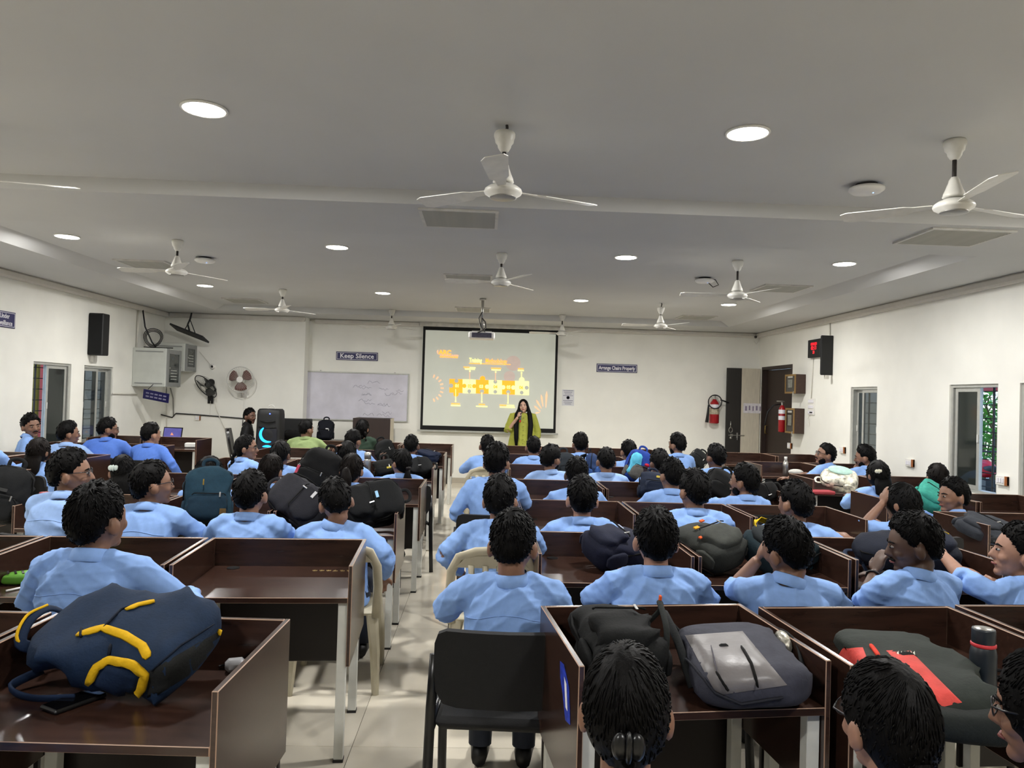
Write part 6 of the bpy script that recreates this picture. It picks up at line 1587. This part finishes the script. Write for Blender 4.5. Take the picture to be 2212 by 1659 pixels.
# phone/wallet, green case, pen, papers, earphone pouch
p = onZ(160, 1520, DT)
ph = thing('phone', 'black phone in a case on the nearest left desk', 'phone', (p.x, p.y, DT + .001), R(-30))
MB().cbox((0, 0, .007), (.078, .155, .012), .004, 0, 0).build('case', M_black, ph)
MB().box((0, 0, .0135), (.068, .140, .001)).build('screen', mat('phone_glass', '#0a0a0c', .05), ph)
p = onZ(522, 1430, DT + .03)
ep = thing('earphone_case', 'pale earphone case beside the navy-yellow backpack', 'case', (p.x - .02, p.y, DT + .001), R(20))
auto_smooth(MB().cbox((0, 0, .02), (.065, .05, .038), .012, 0, 0).build('shell', mat('case_grey', '#a5a5a8', .35), ep))
MB().tube([(.03, 0, .02), (.06, .03, .005), (.02, .07, .004), (-.05, .05, .004)], .003, 6).build('cord', M_black, ep)
p = onZ(57, 1251, DT + .02)
gc = thing('pencil_pouch', 'green and black striped pouch left of the lone second-row student', 'pouch', (p.x, p.y, DT + .001), R(15))
pb2 = soft_box(.20, .05, .09, FLAT, 4, .004); pb2.v = [(x, z, y + .027) for x, y, z in pb2.v]; pb2.build('pouch', mat('pouch_green', '#5d9a2e', .6), gc, True)
for k in range(6): MB().box((-.075 + .03 * k, 0, .0535), (.008, .07, .002), rot=Matrix.Rotation(R(20), 3, 'Z')).build('stripe', M_black, gc)
p = onZ(48, 1272, DT)
pe = thing('pen', 'white and blue pen on the second-row desk at far left', 'pen', (p.x, p.y, DT + .006), R(62))
MB().cyl((-.07, 0, 0), (.03, 0, 0), .005, 8).build('barrel', M_ap, pe, True); MB().cyl((.03, 0, 0), (.075, 0, 0), .0058, 8).build('cap', mat('pen_blue', '#2440c0', .4), pe, True)
M_pap = mat('paper_bright', '#e4e2da', .85, noise=.03)
def paper(lab, px, py, w, h, rz, z=DT, thick=.002, name='paper', m=None):
    p = onZ(px, py, z); return tag(MB().box((0, 0, thick / 2), (w, h, thick)).build(name, m or M_pap, None, loc=(p.x, p.y, z + .001), rot=(0, 0, R(rz))), lab, 'paper' if name == 'paper' else 'book')
paper('white sheet at the front of the grey-green backpack desk', 1597, 1257, .10, .06, 8)
paper('small card at the empty third-row desk corner', 1803, 1151, .09, .05, 20, m=mat('card_cream', '#d2bf95', .7))
paper('open white booklet beyond the light blue bottle', 650, 990, .26, .12, 5, thick=.012, name='notebook')
p = on_desk(('ML', 6, 1), -.05, -.1); tag(MB().box((0, 0, .001), (.30, .20, .002)).build('paper', M_pap, None, loc=p), 'white sheet on the front-row desk below the podium', 'paper')
paper('white notebook before the student looking down left', 1848, 1205, .14, .10, 10, thick=.008, name='notebook')
def upright_sheet(lab, px, py, Y, w, h, rz, m, tilt=-60):
    q = onY(px, py, Y); return tag(MB().box((0, 0, h / 2), (w, .006, h), rot=Matrix.Rotation(R(tilt + 90 - 30), 3, 'X')).build('notebook', m, None, loc=(q.x, Y, DT + .004), rot=(0, 0, R(rz))), lab, 'book')
upright_sheet('pale notebook held up beside the broad student with spectacles', 217, 1030, 5.3, .16, .20, -12, mat('notebook_kraft', '#a39a80', .8), -15)
upright_sheet('white page read by the girl with low ponytail', 617, 1040, 6.35, .17, .22, 10, M_pap, -20)
q = onY(1768, 1066, 7.75)
tag(MB().cbox((q.x, 7.75, DT + .02), (.30, .16, .035), .01, 0, 0).build('pouch', mat('pouch_red', '#9c3038', .7)), 'red pouch under the white floral backpack', 'pouch')
q = onY(1720, 990, 9.75)
tag(MB().ell((0, 0, .03), (.10, .08, .04), 14, 8).build('cap', mat('cap_white', '#dad8d0', .8), None, True, loc=(q.x, 9.75, DT + .012)), 'white cap on the right side desk by the leaning student', 'cap')
# cables on the second near-right desk
p0 = on_desk(('MR', 0, 2), .0, 0)
for k, (y0, a) in enumerate(((.16, .02), (.06, -.02), (-.02, .03))):
    o = on_desk(('MR', 0, 2), .12, y0); o2 = on_desk(('MR', 0, 2), .36, y0 - .10 - a)
    m_ = (o + o2) / 2
    tag(MB().tube([o + Vector((0, 0, .008)), m_ + Vector((0, .02, .008)), o2 + Vector((0, 0, .008))], .006, 6).build('charging_cable', M_cable, None, True), ('black cable lying farthest back beside the navy bottle', 'middle black cable lying left of the navy bottle', 'front black cable lying left of the navy bottle')[k], 'cable')
# blue torn sticker on the outer side of the nearest right aisle desk
o = DESKS[('MR', 0, 1)]
st = link('sticker', MB().add([(-DW / 2 - .0015, y, z) for y, z in ((-.20, .79), (-.12, .83), (-.06, .82), (-.07, .77), (-.11, .735), (-.16, .67), (-.23, .685), (-.22, .73))], [tuple(range(8))]).mesh('sticker', [mat('sticker_blue', '#2b3fae', .35, noise=.5, scale=60)]), o)
st['label'] = 'torn blue and white plastic sticker'
MB().add([(-DW / 2 - .002, y, z) for y, z in ((-.165, .785), (-.13, .795), (-.16, .71), (-.19, .71))], [(0, 1, 2, 3)]).build('sticker_print', M_signw, o)
# chalky scribble on the empty second-row desk
o = DESKS[('ML', 1, 1)]; g = random.Random(5); M_scrib = mat('scribble_yellow', '#b39b66', .8)
for k in range(6):
    x = .14 + .035 * k; MB().tube([(x, .20 + g.uniform(-.01, .01), DT + .001), (x + .012, .215, DT + .001), (x + .006, .195, DT + .001), (x + .024, .20 + g.uniform(-.01, .01), DT + .001)], .0016, 4).build('scribble', M_scrib, o)
# ------------------------------------------------------------------ presenter
P = onY(1131, 862, 13.35); Ht = P.z
pt_ = thing('person', 'woman in lime green kurta with very long hair speaking into a microphone', 'person', (P.x, 13.35, 0), R(180))
hc = Vector((0, .02, Ht - .128)); Hm = Matrix.Rotation(R(-8), 3, 'Z') @ Matrix.Rotation(R(4), 3, 'X') @ Matrix.Rotation(R(5), 3, 'Y')
T = lambda v: hc + Hm @ v
zs = Ht - .31
b = MB(); head_into(b, T, 26); nb = Vector((0, -.01, zs + .05))
b.tube([T(Vector((0, -.012, -.03))), T(Vector((0, -.014, -.085))), nb, nb + Vector((0, 0, -.08))], [.045, .043, .05, .08], 14)
b.tube([(0, 0, .80), (0, 0, 1.1), (0, 0, zs - .02)], [(.13, .09), (.11, .08), (.12, .06)], 14)
aR = (Vector((.175, 0, zs)), Vector((.27, .04, zs - .27)), Vector((.105, .20, zs - .02)))
aL = (Vector((-.175, 0, zs)), Vector((-.26, -.02, zs - .28)), Vector((-.25, .06, zs - .52)))
for (sh, el, wr) in (aR, aL):
    b.tube([Vector((sh.x * .4, 0, zs - .01)), sh, el], [.045, .043, .038], 10); b.tube([el, el.lerp(wr, .4), wr], [.036, .034, .025], 10)
hand_into(b, aR[2], (-.25, .1, .9), (-.8, -.3, .2), 1.5, 1, .95); hand_into(b, aL[2], (.05, .25, -.95), (1, .2, 0), .7, -1, .95)
for s in (-1, 1): b.tube([(s * .09, 0, .82), (s * .095, .01, .45), (s * .09, 0, .06)], [.085, .055, .04], 10)
me = remesh(b, .008, 2, name='body', fac=.4); me.materials.append(SKINS[4]); link('body', me, pt_)
sb = MB(); rg = []
for (z, w, d) in ((.70, .265, .20), (.74, .27, .205), (.95, .235, .18), (1.08, .20, .15), (zs - .10, .195, .135), (zs - .02, .18, .10), (zs + .03, .12, .08), (zs + .06, .07, .06)):
    rg.append([Vector((w * math.cos(a), d * math.sin(a) - .005, z)) for a in [2 * PI * k / 24 for k in range(24)]])
sb.rings(rg)
for (sh, el, wr), f in ((aR, .25), (aL, .45)):
    e2 = el.lerp(wr, f); sb.tube([Vector((sh.x * .4, 0, zs + .025)), sh, sh.lerp(el, .5), el, e2], [.055, .072, .078, .080, .072], 14)
me = remesh(sb, .011, 3, .006, 5, 'kurta'); me.materials.append(SHIRTS['lime']); ko = link('kurta', me, pt_)
for k in range(7): MB().cbox((.0, .155 + .008 * k - (.03 if k == 0 else 0), zs - .03 - .075 * k), (.022, .012, .007), .002, 0, 0).build('button', mat('button_dark', '#3a3a20', .4), ko)
tr = MB()
for s in (-1, 1): tr.tube([(s * .09, 0, .80), (s * .095, .01, .45), (s * .09, 0, .10)], [.10, .075, .06], 12)
tr.build('trousers', mat('trousers_black', '#0d0d10', .8), pt_, True)
for s in (-1, 1):
    sh_ = MB(); sh_.tube([(s * .09, -.04, .04), (s * .09, .05, .045), (s * .095, .16, .03)], [(.035, .04), (.04, .04), (.03, .022)], 10, up=(0, 0, 1)); sh_.v = [(x, y, max(z, .002)) for x, y, z in sh_.v]; sh_.build('shoe', M_shoe, pt_, True)
ho = link('hair', hair_mesh('fopen', 3, 32, M_hair), pt_); ho.matrix_basis = Matrix.Translation(hc) @ Hm.to_4x4()
for s, L in ((1, .62), (-1, .58)):
    b = MB(); b.tube([T(Vector((s * .055, -.01, .05))), T(Vector((s * .085, .00, -.06))), Vector((s * .115, .07, zs + .03)), Vector((s * (.125 if s > 0 else .135), .145, zs - .15)), Vector((s * .12, .19, zs - .38)), Vector((s * .115, .205, zs - L))], [(.03, .04), (.03, .045), (.042, .035), (.045, .022), (.040, .018), (.012, .008)], 12, up=(0, 1, 0))
    b.build('hair_length', M_hair, pt_, True)
face_parts(pt_, T, lip=M_lipr)
mc = thing('microphone', 'black handheld microphone with red band held by the presenter', 'microphone', (P.x, 13.35, 0), R(180))
mp0 = aR[2] + Vector((-.045, .05, -.03)); mp1 = aR[2] + Vector((-.055, .0, .135)); mp1 = Vector((T(Vector((0, .135, -.065))).x + .03, T(Vector((0, .15, 0))).y, T(Vector((0, 0, -.085))).z)); dd = (mp1 - mp0).normalized()
mp0 = mp1 - dd * .22
MB().tube([mp0, mp1 - dd * .05], [.014, .017], 12).build('handle', mat('mic_grey', '#4a4a4c', .4), mc, True)
MB().ell(mp1 - dd * .02, (.026, .026, .030), 14, 10).build('head', M_black, mc, True)
MB().tube([mp0 - dd * .005, mp0 + dd * .025], [.0165, .0165], 12).build('red_band', mat('band_red', '#c0261c', .4), mc, True)
